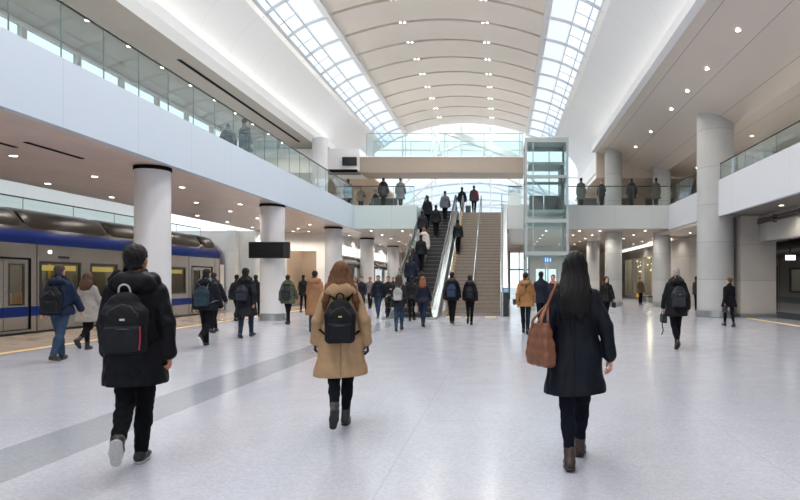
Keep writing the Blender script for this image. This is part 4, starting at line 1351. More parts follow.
# ================================================================== trains
def train(label, x, y0, y1, sgn, doors, wins, dark=False, nose=None, lit=True):
    """x is the face towards the platform; the body extends to x + 2.75*sgn"""
    t = thing('train', (x + 1.3 * sgn, y0, -1.05), label, 'train')
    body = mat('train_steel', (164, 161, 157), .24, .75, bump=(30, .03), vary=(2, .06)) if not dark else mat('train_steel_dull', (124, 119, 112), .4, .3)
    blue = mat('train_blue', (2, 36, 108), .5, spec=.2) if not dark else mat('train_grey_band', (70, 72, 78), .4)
    roofm = mat('train_roof', (34, 31, 29), .45, spec=.3, vary=(3, .1))
    ye = y1 - (1.5 if nose else 0)
    rects = [(a, b, .12, 2.12) for a, b in doors] + [(a, b, 1.02, 2.04) for a, b in wins]
    xa, xb = sorted((x, x + .08 * sgn))
    sb = MB().holes('x', xa, xb, y0, ye, .03, 2.58, rects).build('side_panel', body, t)
    q0, q1 = sorted((x + 2.67 * sgn, x + 2.75 * sgn))
    MB().box(q0, q1, y0, ye, .03, 2.58).build('far_side_panel', body, t)
    MB().box(*sorted((x + .1 * sgn, x + 2.65 * sgn)), y0, ye, .0, .10).build('floor_pan', M_rubber, t)
    MB().box(*sorted((x + .15 * sgn, x + 2.6 * sgn)), y0, ye, -.75, 0).build('underframe', M_rubber, t)
    MB().box(*sorted((x + .02 * sgn, x + 2.73 * sgn)), y0, y0 + .06, .03, 3.3).build('rear_panel', body, t)
    # rounded roof and the blue cant rail
    prof = [(0, 2.58), (-.035, 2.70), (-.02, 2.86), (.06, 2.98)]
    m = MB(); m.loft([[(x + u * sgn, y, z) for u, z in prof] + [(x + .3 * sgn, y, 2.98), (x + .3 * sgn, y, 2.58)] for y in (y0, ye)]); m.build('cant_rail', blue, t, smooth=True)
    rp = [(.06, 2.98), (.16, 3.16), (.42, 3.36), (.9, 3.5), (1.375, 3.54), (1.85, 3.5), (2.33, 3.36), (2.6, 3.16), (2.72, 2.9), (2.75, 2.58)]
    m = MB(); m.loft([[(x + u * sgn, y, z) for u, z in rp + [(2.4, 2.58), (.3, 2.7)]] for y in (y0, ye)]); m.build('roof', roofm, t, smooth=True)
    y = y0 + .3; k = 0
    while y < ye - 1.0 and not dark:                     # roof equipment fairings
        L_ = 3.6 if k % 2 == 0 else 2.7
        e = min(y + L_, ye - .1)
        pp = [(.10, 3.02), (.13, 3.28), (.34, 3.55), (.8, 3.68), (1.375, 3.72), (1.95, 3.68), (2.4, 3.55), (2.6, 3.3)]
        rr = []
        for yy, sc2 in ((y, .90), (y + .12, .985), (y + .3, 1), (e - .3, 1), (e - .12, .985), (e, .90)):
            rr.append([(x + (1.375 + (u - 1.375) * (sc2 * .5 + .5)) * sgn, yy, 3.0 + (z - 3.0) * sc2) for u, z in pp] + [(x + 2.4 * sgn, yy, 3.0), (x + .3 * sgn, yy, 3.0)])
        MB().loft(rr).build('roof_fairing', roofm, t, smooth=True)
        y = e + .12; k += 1
    # blue waist stripe in pieces between the doors
    cuts = sorted(doors); a = y0
    xs0, xs1 = sorted((x - .006 * sgn, x + .01 * sgn))
    for d0, d1 in cuts + [(ye, ye)]:
        if d0 - a > .05: MB().box(xs0, xs1, a, d0, .48, .76).build('stripe', blue, t)
        a = d1
    for (a, b) in wins:
        fr = MB().holes('x', *sorted((x - .012 * sgn, x + .05 * sgn)), a - .05, b + .05, .97, 2.09, [(a + .02, b - .02, 1.04, 2.02)]).build('window_frame', M_rubber, t)
        MB().box(*sorted((x + .02 * sgn, x + .03 * sgn)), a, b, 1.02, 2.04).build('pane', glass('train_glass', (.72, .76, .76), .16), fr)
    for (a, b) in doors:
        c = (a + b) / 2
        for l0, l1 in ((a, c - .012), (c + .012, b)):
            w0, w1 = l0 + .20, l1 - .20
            dr_ = MB().holes('x', *sorted((x + .02 * sgn, x + .06 * sgn)), l0, l1, .12, 2.12, [(w0, w1, .85, 1.95)]).build('door', body, t)
            MB().box(*sorted((x + .03 * sgn, x + .04 * sgn)), w0, w1, .85, 1.95).build('pane', glass('train_glass', (.72, .76, .76), .16), dr_)
            MB().box(*sorted((x + .012 * sgn, x + .02 * sgn)), l0, l1, .48, .76).build('stripe', blue, dr_)
            mb = MB().holes('x', *sorted((x + .010 * sgn, x + .03 * sgn)), w0 - .04, w1 + .04, .81, 1.99, [(w0, w1, .85, 1.95)]); mb.build('window_seal', M_rubber, dr_)
        m = MB().holes('x', *sorted((x - .01 * sgn, x + .07 * sgn)), a - .05, b + .05, .10, 2.17, [(a, b, .12, 2.12)]); m.build('door_frame', M_slot, t)
    # vertical joints of the cladding
    m = MB()
    for (a, b) in doors:
        for yy in (a - .28, b + .28): m.box(*sorted((x - .004 * sgn, x + .01 * sgn)), yy - .012, yy + .012, .03, 2.58)
    m.build('cladding_joint', M_slot, t)
    # inside: back wall, seats, poles and a lamp strip
    if lit == 'dim':
        MB().box(*sorted((x + 2.60 * sgn, x + 2.66 * sgn)), y0, ye, .1, 2.5).build('inner_wall', mat('train_inner_grey', (160, 154, 146), .5), t)
        MB().box(*sorted((x + 1.2 * sgn, x + 1.5 * sgn)), y0 + .2, ye - .2, 2.41, 2.45).build('lamp_strip', emitter('train_dim_lamp', (1, .93, .82), 5), t)
        lit = False
    if lit:
        inn = mat('train_inside', (190, 140, 50), .5)
        MB().box(*sorted((x + 2.60 * sgn, x + 2.66 * sgn)), y0, ye, .1, 2.5).build('inner_wall', mat('train_inner_wall', (96, 88, 78), .5), t)
        MB().box(*sorted((x + .1 * sgn, x + 2.65 * sgn)), y0, ye, 2.45, 2.52).build('inner_ceiling', mat('train_inner_ceiling', (220, 216, 206), .5), t)
        MB().box(*sorted((x + .1 * sgn, x + 2.65 * sgn)), ye - .08, ye - .02, .1, 2.45).build('inner_end_wall', mat('train_inner_wall', (96, 88, 78), .5), t)
        MB().box(*sorted((x + .55 * sgn, x + .75 * sgn)), y0 + .2, ye - .2, 2.41, 2.45).build('lamp_strip', emitter('train_lamp', (1, .86, .58), 7), t)
        MB().box(*sorted((x + 2.0 * sgn, x + 2.2 * sgn)), y0 + .2, ye - .2, 2.41, 2.45).build('lamp_strip', emitter('train_lamp', (1, .86, .58), 7), t)
        for (a, b) in wins:
            MB().box(*sorted((x + 2.2 * sgn, x + 2.6 * sgn)), a, b, .45, 1.1).build('seat', inn, t)
            MB().tube([(x + .8 * sgn, b - .25, .1), (x + .8 * sgn, b - .25, 2.45)], .035, 8).build('grab_pole', mat('train_pole', (226, 170, 40), .35), t, smooth=True)
            MB().tube([(x + .45 * sgn, a + .12, .1), (x + .45 * sgn, a + .12, 2.45)], .03, 8).build('grab_pole', mat('train_pole', (226, 170, 40), .35), t, smooth=True)
            MB().box(*sorted((x + .10 * sgn, x + .14 * sgn)), a + .05, b - .05, 1.82, 1.98).build('route_strip', mat('train_route', (224, 180, 60), .5, emit=(1, .72, .2, .6)), t)
    if nose:                                             # rounded cab
        rr = []
        for q in np.linspace(0, 1, 9):
            yy = ye + 1.5 * math.sin(q * math.pi / 2); s_ = .35 + .65 * math.cos(q * math.pi / 2) ** .7
            zz = .55 + .45 * math.cos(q * math.pi / 2) ** .5
            full = [(0, .05), (-.01, 1.3), (0, 2.58), (.06, 2.98), (.3, 3.3), (.9, 3.5), (1.375, 3.54), (1.85, 3.5), (2.45, 3.3), (2.69, 2.98), (2.75, 2.58), (2.75, .05)]
            rr.append([(x + (1.375 + (u - 1.375) * s_) * sgn, yy, .05 + (z - .05) * zz) for u, z in full])
        MB().loft(rr).build('cab', mat('train_cab_blue', (12, 22, 62), .3), t, smooth=True)
        MB().box(*sorted((x - .02 * sgn, x + .02 * sgn)), ye + .05, ye + .42, .12, 2.3).build('cab_door', mat('train_white', (210, 208, 204), .4), t)
        MB().tube([(x + .3 * sgn, ye + 1.15, .9), (x + 2.4 * sgn, ye + 1.15, .9)], .10, 10).build('headlamp_bar', mat('lamp_bar', (200, 200, 200), .3), t)
    # small dark lettering plate on the side, unreadable at this distance
    if not dark:
        m = MB(); rg = random.Random(4)
        for i in range(5): m.box(*sorted((x - .004 * sgn, x + .002 * sgn)), 18.55 + i * .10, 18.55 + i * .10 + .07, 2.20 + .0, 2.27 + rg.random() * .03)
        m.build('lettering', M_slot, t)
        MB().tube([(x - .03 * sgn, 18.2, 2.38), (x + .01 * sgn, 18.2, 2.38)], .05, 10).build('marker_lamp', emitter('train_marker', (1, .95, .85), 4), t)
    return t


train('blue and steel commuter train with a dark rounded roof at the left platform', -13.75, -9.0, 30.6, -1,
      [(-3.4, -1.7), (3.0, 4.7), (9.6, 11.3), (15.65, 17.42), (22.0, 23.7), (26.55, 28.35)], [(-8.2, -4.2), (-1.0, 2.3), (5.4, 8.8), (12.2, 14.9), (17.85, 19.5), (20.05, 21.35), (24.5, 25.95)], nose=True)
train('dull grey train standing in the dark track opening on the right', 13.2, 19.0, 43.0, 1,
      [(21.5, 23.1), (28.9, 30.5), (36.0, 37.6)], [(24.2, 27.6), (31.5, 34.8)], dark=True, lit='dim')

# ================================================================== shop awnings and signs along the left lower wall
M_awn = mat('awning_dark', (58, 50, 46), .6, vary=(8, .1))
for k, y in enumerate((37.0, 42.2, 47.4, 52.6)):
    wd_ = ['first', 'second', 'third', 'fourth'][k]
    lab = ['dark awning over the shop window beside the column under the landing corner', 'dark awning over the shop window just past the first shop', 'dark awning over the third shop window along the far left wall', 'dark awning over the last shop window along the far left wall'][k]
    a_ = thing('awning', (-10.3, y + 2.3, 2.6), lab, 'awning')
    MB().prism([(-10.3, 3.02), (-9.75, 2.62), (-9.75, 2.55), (-10.3, 2.90)], 'y', y, y + 4.6).build('cover', M_awn, a_)
    MB().box(-9.77, -9.74, y, y + 4.6, 2.42, 2.60).build('valance', M_awn, a_)
    for yy in (y + .1, y + 4.5): MB().tube([(-10.3, yy, 2.45), (-9.76, yy, 2.58)], .02, 6).build('bracket', M_darkrail, a_)
    lab2 = ['long white lit shop sign band nearest, behind the column by the first awning', 'second white lit shop sign band along the far left wall', 'third white lit shop sign band along the far left wall', 'last white lit shop sign band along the far left wall'][k]
    l_ = thing('sign_band', (-10.3, y + 2.3, 3.1), lab2, 'sign')
    MB().box(-10.3, -10.18, y - .1, y + 4.7, 3.08, 3.80).build('casing', M_white, l_)
    MB().box(-10.18, -10.16, y, y + 4.6, 3.14, 3.74).build('lit_face', emitter('band_glow', (1, .98, .95), 1.25), l_)

# right-hand shop: shelf units and hanging bulbs behind the window
for k, y in enumerate((45.6, 49.0, 52.4)):
    lab = ['tall shop shelving behind the nearest pane of the right shop window', 'tall shop shelving behind the middle pane of the right shop window', 'tall shop shelving behind the last pane of the right shop window'][k]
    s_ = thing('shelving', (13.9, y + 1.1, 0), lab, 'shelf')
    MB().box(14.3, 14.36, y, y + 2.4, 0, 2.4).build('back_panel', M_beigewall, s_)
    for z in (.4, .9, 1.4, 1.9, 2.35): MB().box(13.9, 14.3, y, y + 2.4, z - .02, z + .02).build('shelf_board', M_stone, s_)
    for yy in (y, y + 2.36): MB().box(13.9, 14.3, yy, yy + .04, 0, 2.4).build('upright', M_darkrail, s_)
rg = random.Random(3)
bulb = MB().lathe([(0, -.05), (.035, -.035), (.05, 0), (.035, .035), (.015, .06), (0, .065)], (0, 0, 0), 10).build('hanging_bulb', emitter('bulb_glow', (1, .78, .45), 5), smooth=True)
tag(bulb, 'tiny glowing bulb hanging inside the right shop window', 'light bulb', 'bulbs hanging in the right shop window')
cordm = M_slot
cd = MB().tube([(0, 0, .06), (0, 0, 1.2)], .004, 4).build('cord', cordm, bulb)
for i in range(46):
    o = bulb if i == 0 else copy_tree(bulb)
    o.location = (rg.uniform(11.7, 12.6), 45.3 + 9.4 * (i + rg.random() * .6) / 46, rg.uniform(2.3, 3.6))
for pos in ((13, 47, 4.1), (13, 53, 4.1)):  # added point lights without fixtures, to brighten the shop
    L_ = bpy.data.lights.new('shop_fill_light', 'POINT'); L_.energy = 70; L_.color = (1, .82, .58); L_.shadow_soft_size = .2
    o = bpy.data.objects.new('shop_fill_light', L_); COL.objects.link(o); o.location = (pos[0], pos[1], 3.6)

# bench and planters
bn = thing('bench', (10.3, 43, 0), 'dark low bench against the wall before the right shop window', 'bench')
MB().box(9.95, 10.6, 41.2, 44.4, .38, .46).build('seat', M_darkrail, bn, bevel=.01)
for y in (41.5, 44.0): MB().box(10.05, 10.5, y, y + .08, 0, .38).build('leg', M_steel, bn)
for x0, x1, lb in ((-7.9, -6.3, 'dark upholstered bench behind the glass on the left landing'), (4.5, 5.6, 'grey upholstered bench behind the glass on the right landing')):
    bn = thing('bench', ((x0 + x1) / 2, 35.6, 5.58), lb, 'bench')
    MB().box(x0, x1, 35.3, 35.9, 5.95, 6.08).build('seat', mat('bench_fabric', (60, 64, 66), .8), bn, bevel=.03)
    MB().box(x0, x1, 35.82, 35.95, 6.05, 6.45).build('backrest', mat('bench_fabric', (60, 64, 66), .8), bn, bevel=.03)
    for x in (x0 + .1, x1 - .18): MB().box(x, x + .08, 35.4, 35.85, 5.58, 5.95).build('leg', M_steel, bn)
pl = thing('planter', (.68, 34.2, 5.58), 'planter with small green shrubs behind the glass beside the lift', 'planter')
MB().box(.36, 1.0, 34.0, 34.4, 5.58, 6.5).build('box', M_white, pl, bevel=.01)
m = MB(); rg = random.Random(8)
for i in range(420):
    c = Vector((rg.uniform(.34, 1.02), rg.uniform(33.96, 34.44), 6.5 + rg.random() ** 1.5 * .34)); a = rg.uniform(0, 6.28); l = rg.uniform(.04, .08)
    d = Vector((math.cos(a), math.sin(a), rg.uniform(-.2, .9))).normalized(); s_ = d.cross(Vector((0, 0, 1))).normalized() * l * .35
    m.add([c, c + d * l * .5 + s_, c + d * l, c + d * l * .5 - s_], [(0, 1, 2, 3)])
m.build('foliage', mat('leaf_green', (72, 104, 76), .6, vary=(8, .25)), pl, fix=False)

# ================================================================== lamps
def spot(energy, col, size=150, blend=.6, soft=.09):
    L_ = bpy.data.lights.new('lamp', 'SPOT'); L_.energy = energy; L_.color = col; L_.spot_size = R(size); L_.spot_blend = blend; L_.shadow_soft_size = soft
    return L_


WARM = (1.0, .92, .82); NEUT = (1.0, .97, .94)


def lamp_row(label, group, pts, energy, r=.08, col=WARM, size=150):
    L_ = spot(energy, col, size)
    root = thing('downlight', (0, 0, 0), label, 'light', group)
    MB().lathe([(r, 0), (r + .035, 0), (r + .035, -.012), (r, -.016), (r, 0)], (0, 0, 0), 20, cap=False).build('trim_ring', M_steelpaint, root, smooth=True)
    MB().lathe([(0.001, -.004), (r, -.004), (r, -.012), (.001, -.014)], (0, 0, 0), 20).build('lens', M_led, root, smooth=True)
    lo = bpy.data.objects.new('lamp', L_); COL.objects.link(lo); lo.parent = root; lo.location = (0, 0, -.06)
    for i, p in enumerate(pts):
        o = root if i == 0 else copy_tree(root)
        o.location = p


lamp_row('round recessed downlight in the grey beige ceiling over the left upper gallery', 'downlights over the left upper gallery', [(-12.7, y, 9.478) for y in np.arange(8.2, 36, 2.03)], 80)
lamp_row('round recessed downlight in the brown metal ceiling under the left balcony', 'downlights under the left balcony', [(-11.3, y, 4.398) for y in np.arange(5.6, 35.5, 2.75)] + [(-9.9, y, 4.398) for y in np.arange(18.5, 35.5, 4.1)], 90)
lamp_row('round recessed downlight in the beige panel ceiling over the right balcony', 'downlights in the right upper ceiling', [(x_, y, zc(x_) - .012) for x_, y in ((6.85, 8.4), (6.86, 10.6), (6.88, 13.0), (6.9, 15.6), (7.02, 17.9), (7.15, 21.0), (7.2, 23.4), (7.25, 25.8), (7.3, 29.6), (7.3, 33.0))] + [(11.0, y, zc(11.0) - .002) for y in (14, 18, 22, 26.5, 29, 31.5, 34)], 85, .075)
lamp_row('round recessed downlight in the low ceiling under the landing', 'downlights under the landing', [(x, y, 4.398) for x in (-7.6, -5.8, 2.5, 4.4, 5.6, 8.2, 10.2) for y in np.arange(34.6 if x > -9 else 37, 60, 3.1) if not (x > 9 and y < 36.3) and not (-2.4 < x and y > 49.5)], 120)
lamp_row('round recessed downlight in the low ceiling beside the right concrete beam', 'downlights by the right concrete beam', [(9.75, y, 4.158) for y in np.arange(6, 24, 3.0)] + [(10.3, y, 4.158) for y in np.arange(28, 35.5, 2.5)], 90)
lamp_row('round recessed downlight in the low ceiling over the left shop walk', 'downlights over the left shop walk', [(-9.75, y, 4.398) for y in np.arange(38, 60, 3.2)] + [(-12.1, 37.9, 4.398), (-4.2, 58, 4.398), (-6.0, 57, 4.398)], 110)
# spotlights in the vault slots, in pairs
root = thing('spotlight', (0, 0, 0), 'little paired spotlight set in a dark slot of the vault ceiling', 'light', 'spotlights in the vault slots')
for dx in (-.10, .10):
    h_ = MB().lathe([(.068, .05), (.068, -.05), (.052, -.05)], (dx, 0, 0), 14).build('housing', M_rib, root, smooth=True)
    MB().lathe([(.001, -.045), (.052, -.045), (.052, -.055), (.001, -.056)], (dx, 0, 0), 14).build('lens', M_led, h_, smooth=True)
lo = bpy.data.objects.new('lamp', spot(370, NEUT, 150, .7, .15)); COL.objects.link(lo); lo.parent = root; lo.location = (0, 0, -.12)
first = True
for y in YK[6:]:
    for x in (-4.75, -.85):
        t_ = (x - XL) / (XR - XL)
        z = 13.0 + .85 * (1 - (2 * t_ - 1) ** 2)
        o = root if first else copy_tree(root); first = False
        o.location = (x, y, z + .05)

lamp_row('added round downlight brightening the platform edge and the stone wall', 'added downlights along the platform edge', [(-13.5, y, 4.398) for y in np.arange(12, 33, 2.9)] + [(x_, 34.9, 4.398) for x_ in (-14.0, -13.1, -12.2, -11.3)], 75)  # extra row added to brighten the stone wall and platform edge
tl = thing('track_fill_strip', (12.4, 29, 4.0), 'added light strip brightening the dull grey train in the right track opening', 'light')  # fill strip added to lift the dark track opening
MB().box(12.3, 12.5, 18, 40, 4.02, 4.16).build('housing', M_rubber, tl)
MB().box(12.34, 12.46, 18.1, 39.9, 3.99, 4.02).build('tube', emitter('track_fill_glow', (1, .93, .84), 2.5), tl)
# ================================================================== the people
BLK, NAVY, CHAR, GREY = (20, 21, 25), (26, 33, 52), (44, 45, 50), (128, 126, 124)
DENIM = dict(col=(44, 63, 86), kind='denim', wide=.006)
DKDEN = dict(col=(30, 42, 62), kind='denim', wide=.002)
SLIMK = dict(col=(20, 21, 25))
SNEAK = dict(col=(28, 28, 32), sole=(214, 214, 212))
BOOT = dict(col=(26, 24, 24), sole=(28, 28, 28), boot=.05)
HS = lambda c=(28, 24, 22), **k: dict(style='short', col=c, **k)
HL = lambda c=(38, 26, 22), **k: dict(style='long', col=c, **k)


def parka(col=BLK, hem=.70, **k): return dict(dict(col=col, hem=hem, bulk=.022, flare=.015, hood=1.0, kind='shell'), **k)
def wool(col=BLK, hem=.60, **k): return dict(dict(col=col, hem=hem, bulk=.010, flare=.035, kind='wool'), **k)
def short(col=BLK, hem=.86, **k): return dict(dict(col=col, hem=hem, bulk=.016, flare=.0, kind='shell'), **k)


# ---- the three nearest
person('person in a black hooded parka and black trousers, left heel lifted showing the sole', px=136, d=4.88, H=1.785, face=20, pose='lift_left',
       coat=parka((14, 15, 20), .67, bulk=.016, hood=1.22, flare=.0), trousers=dict(col=(16, 17, 20), wide=.002), shoes=dict(col=(30, 31, 35), sole=(178, 178, 176)),
       hair=HS((17, 15, 15), vol=.012), head=(-12, 0), skin='mid', over=dict(l=(-12, 50, -62), r=(9, 6, 0), add=.085, al=(8, 9, 16), ar=(-10, 11, 16)),
       pack=dict(label='black backpack with a red piped pocket on the man in the black parka', col=(22, 23, 28), trim=(150, 24, 52), handle=(170, 170, 168), logo=(190, 190, 188), w=.150, ht=.47, top=.45, x0=-.03))
wt = person('person in a tan knee length hooded coat with long brown hair and black gloves', px=341, d=6.2, H=1.69, face=13, f=True, pose='lift_left',
       coat=wool((166, 137, 106), .535, bulk=.012, flare=.05, hood=1.12, seam=1), trousers=dict(col=(19, 21, 27)), gloves=(20, 20, 22),
       shoes=dict(col=(40, 41, 44), sole=(34, 34, 36), boot=.05), hair=HL((98, 66, 44), split=1), over=dict(l=(-8, 44, -60), r=(8, 7, 0), al=(4, 17, 14), ar=(-8, 18, 14), add=.05),
       pack=dict(label='black backpack with a small pale emblem on the tan coat', col=(20, 21, 25), w=.150, ht=.46, top=.43, logo=(206, 190, 120)))
wb = person('person in a long dark navy coat with long straight black hair', px=575, d=4.98, H=1.745, face=-8, f=True, pose='bag_arm',
       coat=wool((20, 23, 33), .585, bulk=.011, flare=.03, kind='shell', seam=1), trousers=dict(col=(20, 23, 34), len=.82),
       shoes=dict(col=(62, 50, 44), sole=(46, 42, 40), boot=.03, heel=1), hair=HL((14, 11, 12), len=.33, wd=.125, front=0), skin='light', over=dict(ar=(-8, 20, 12), add=.06))


def sock(info, col=(14, 14, 16)):
    for key in 'lr':
        hip, knee, ank, toe, dn = info['J'][key]
        K = Field(); K.cone(ank + nv(knee - ank) * .02, ank + nv(knee - ank) * .13, .039, .040)
        V, Q = K.mesh(.008); mesh_obj('sock', info['sc'](V), Q, cloth(col, 'wool'), info['root'])


sock(wb)


def tote(i, label, side, col, zt=.235, zb=-.075, w=.155, x=.29, y=-.15, turn=50, name='shoulder_bag'):
    """an open tote hanging from the shoulder on the given side (-1 left, 1 right), its broad face turned outward-back"""
    c = np.array([side * x, y, 0.]); M = rotz(R(turn * -side))
    L = lambda u, v, z: c + M @ np.array([u, v, 0.]) + [0, 0, z]
    b = Held(i, name, label, 'bag', L(0, 0, zb))
    m = cloth(col, 'leather'); ht = zt - zb
    S_ = Field()
    for q, hw, dp in ((.06, 1.0, .055), (.35, .97, .052), (.65, .86, .042), (.92, .74, .030)):
        S_.rbox(L(0, 0, zb + ht * q), (dp, w * hw, ht * .17), .028, .05, M=M)
    S_.cut(L(0, 0, zt), (0, 0, 1))
    S_.rbox(L(0, 0, zt + .01), (.018, w * .62, .07), .012, .015, M=M, op=-1)
    S_.disp = folds(i['seed'] + 3, .004, 0, 30)
    b.field('bag_body', S_, m, min(i['h'], .008))
    sx = side
    for o in (-.030, .030):
        e0, e1 = L(o, -w * .45, zt - .05), L(o, w * .45, zt - .05)
        u0, u1 = L(o, -w * .40, zt + .03), L(o, w * .40, zt + .03)
        pts = [e0, u0, (sx * .215, -.105 + o * .4, .40), (sx * .165, -.060 + o, .52), (sx * .145, -.005 + o, .56), (sx * .165, .045 + o, .52), (sx * .22, .06, .40), u1, e1]
        P_ = smooth_path(pts, 5); q = i['K'].project(P_, .007, 5)
        f = i['K'].eval(P_); keep = f > .007
        q[keep] = P_[keep]
        b.tube('strap', q, 1, m, sq=(.011, .004))
    return b


tote(wb, 'tan leather tote bag hanging from the left shoulder of the long black hair woman', -1, (118, 74, 51), turn=36, x=.275)


def handbag(i, label, side, col, name='handbag'):
    sho, elb, wri, w = i['J']['al' if side < 0 else 'ar']
    c = wri + np.array([0, 0, -.26])
    b = Held(i, name, label, 'bag', c + [0, 0, -.11])
    S_ = Field(); S_.rbox(c, (.05, .14, .105), .03, .03)
    b.field('bag_body', S_, cloth(col, 'leather'), min(i['h'], .012))
    for o in (-.025, .025):
        b.tube('handle', smooth_path([c + [o, -.09, .09], c + [o * .5, -.05, .20], c + [0, 0, .235], c + [o * .5, .05, .20], c + [o, .09, .09]], 3), .007, cloth([v * .8 for v in col], 'leather'))
    return b


def crossbag(i, label, col, side=1, strap_only=False, back=True):
    """a small bag on a strap worn across the body"""
    K = i['K']; pts = [(-side * .10, 0, .60), (-side * .06, -.25, .44), (0, -.3, .28), (side * .14, -.25, .06), (side * .26, -.05, -.02), (side * .20, .2, .06), (0, .3, .28), (-side * .06, .25, .44), (-side * .10, .02, .60)]
    P_ = K.project(smooth_path(pts, 4), .007, 8)
    b = Held(i, 'crossbody_bag', label, 'bag', (side * .25, 0, -.1))
    b.tube('strap', P_, 1, cloth([c * .9 for c in col], 'leather'), sq=(.026, .006))
    S_ = Field(); c = K.project([(side * .4, .03, -.03)], .05, 8)[0]
    S_.rbox(c, (.045, .12, .085), .03, .02)
    b.field('bag_body', S_, cloth(col, 'leather'), min(i['h'], .012))


# ---- left, by the train
p = person('person in a navy jacket and blue jeans carrying a black backpack near the train', px=60, d=11.3, H=1.80, pose='step_left', face=6, coat=short((21, 33, 56), .86, bulk=.020, hood=.9),
       trousers=DENIM, shoes=dict(col=(24, 24, 26), sole=(40, 40, 42)), hair=HS((58, 52, 48)), over=dict(l=(13, 8, 4), r=(-14, 10, -12)),
       pack=dict(label='plain black backpack on the navy jacket man near the train', col=(20, 21, 26), w=.15, ht=.48, top=.43))
m_ = Field(); m_.cone((0, -.006, -.02), (0, -.006, .04), .165, .165, .04, flat=((0, 1, 0), .74)); m_.cut((0, 0, -.055), (0, 0, -1))
V, Q = m_.mesh(p['h']); mesh_obj('shirt_hem', p['sc'](V), Q, cloth((214, 216, 220), 'wool'), p['root'])
person('person in a knee length pale grey wool coat with brown hair walking beside the train', px=88, d=13.1, H=1.68, f=True, pose='lift_right', face=0, coat=wool((142, 138, 134), .62, flare=.045),
       trousers=SLIMK, shoes=BOOT, hair=HL((72, 50, 38), len=.20, wd=.12))
person('person all in black with a dark teal backpack walking towards the train front', px=207, d=13.7, H=1.77, pose='lift_right', coat=short((22, 25, 31), .84, bulk=.024, hood=1.0), trousers=dict(col=(19, 20, 24), wide=.012),
       shoes=SNEAK, hair=HS(), pack=dict(label='dark teal backpack with pale straps on the man nearest the train front', col=(36, 52, 62), strapcol=(120, 130, 136), w=.155, ht=.46, top=.44))
person('person in dark clothes half hidden behind the teal backpack man', px=214, d=17.4, H=1.74, pose='step_left', coat=parka((24, 26, 34), .75), trousers=SLIMK, hair=HS((30, 26, 24)), skin='mid')
p = person('person in a long black coat left of the display board column', px=246, d=15.9, H=1.83, pose='step_right', coat=parka((22, 24, 30), .58, flare=.04), trousers=DKDEN, shoes=dict(col=(24, 26, 32), sole=(44, 46, 50)), hair=HS((24, 22, 22), vol=.018),
       pack=dict(label='small dark backpack on the long black coat left of the display board', col=(40, 44, 52), w=.13, ht=.40, top=.40))
handbag(p, 'black bag carried low in the left hand of the long black coat man', -1, (22, 23, 26))
person('person in dark clothing glimpsed behind the long black coat, to its left', px=237, d=22.5, H=1.73, pose='step_left', coat=short((30, 32, 40), .80), trousers=SLIMK, hair=HS())
person('person in a dark coat glimpsed beside the display board column base', px=256, d=24.5, H=1.75, pose='step_right', coat=wool((34, 34, 38), .66), trousers=SLIMK, hair=HS((40, 34, 30)))
person('person in an olive green jacket with a dark backpack right of the display board', px=288, d=20.8, H=1.71, pose='step_left', coat=parka((74, 78, 66), .72, bulk=.026), trousers=SLIMK, shoes=BOOT, hair=HS((36, 30, 26)),
       pack=dict(label='dark green backpack on the olive jacket right of the display board', col=(32, 42, 42), w=.15, ht=.44, top=.42))
person('person in a short black jacket walking away in the corridor left of the tan coat', px=303.5, d=29, H=1.79, pose='step_right', coat=short((22, 23, 27), .80), trousers=SLIMK, hair=HS())
person('person in a brown hooded long coat just behind the tan coat woman, to her left', px=315, d=17.8, H=1.80, pose='step_right', coat=parka((142, 104, 74), .50, bulk=.02, flare=.03, hood=1.2), trousers=DENIM, hair=HS((30, 24, 22)))
# ---- the group coming out of the corridor
person('person facing the camera in a dark navy jacket, far left of the oncoming group', px=361.5, d=27, H=1.70, face=178, pose='step_right', coat=short((23, 28, 42), .84, collar=0), trousers=DKDEN, hair=HS((26, 22, 20)), inner=1)
person('person facing the camera in a grey jacket at the back of the oncoming group', px=370, d=33, H=1.70, face=182, pose='stand', coat=short((112, 104, 100), .82), trousers=SLIMK, hair=HS((40, 32, 28)), skin='mid')
person('person facing the camera in a navy hooded jacket and blue jeans', px=378, d=24.0, H=1.72, face=180, pose='step_left', coat=short((21, 26, 39), .84, hood=.8), trousers=DENIM, shoes=SNEAK, hair=HS((28, 24, 22)))
person('person facing the camera in black, right side of the oncoming group by the escalator', px=388, d=24.8, H=1.69, face=176, pose='phone', coat=short((30, 30, 34), .80, collar=0), trousers=SLIMK, hair=HS((34, 28, 26)))
person('person in a charcoal coat far down the left shop walk, seen between the columns', px=347.5, d=36.5, H=1.75, pose='step_left', coat=wool((50, 48, 48), .66), trousers=SLIMK, hair=HS())
person('person in a brown coat far down the left shop walk beside an awning', px=356, d=38.6, H=1.68, f=True, face=180, pose='step_left', coat=wool((98, 76, 62), .66), trousers=SLIMK, hair=HL(len=.1, wd=.1))
person('person in a pale jacket far down the corridor behind the oncoming group', px=373, d=44, H=1.70, face=180, pose='stand', coat=short((150, 142, 132), .82), trousers=DKDEN, hair=HS())
person('person in dark clothing far down the corridor just left of the escalator', px=393, d=37, H=1.72, face=175, pose='step_right', coat=short((36, 36, 42), .82), trousers=SLIMK, hair=HS())
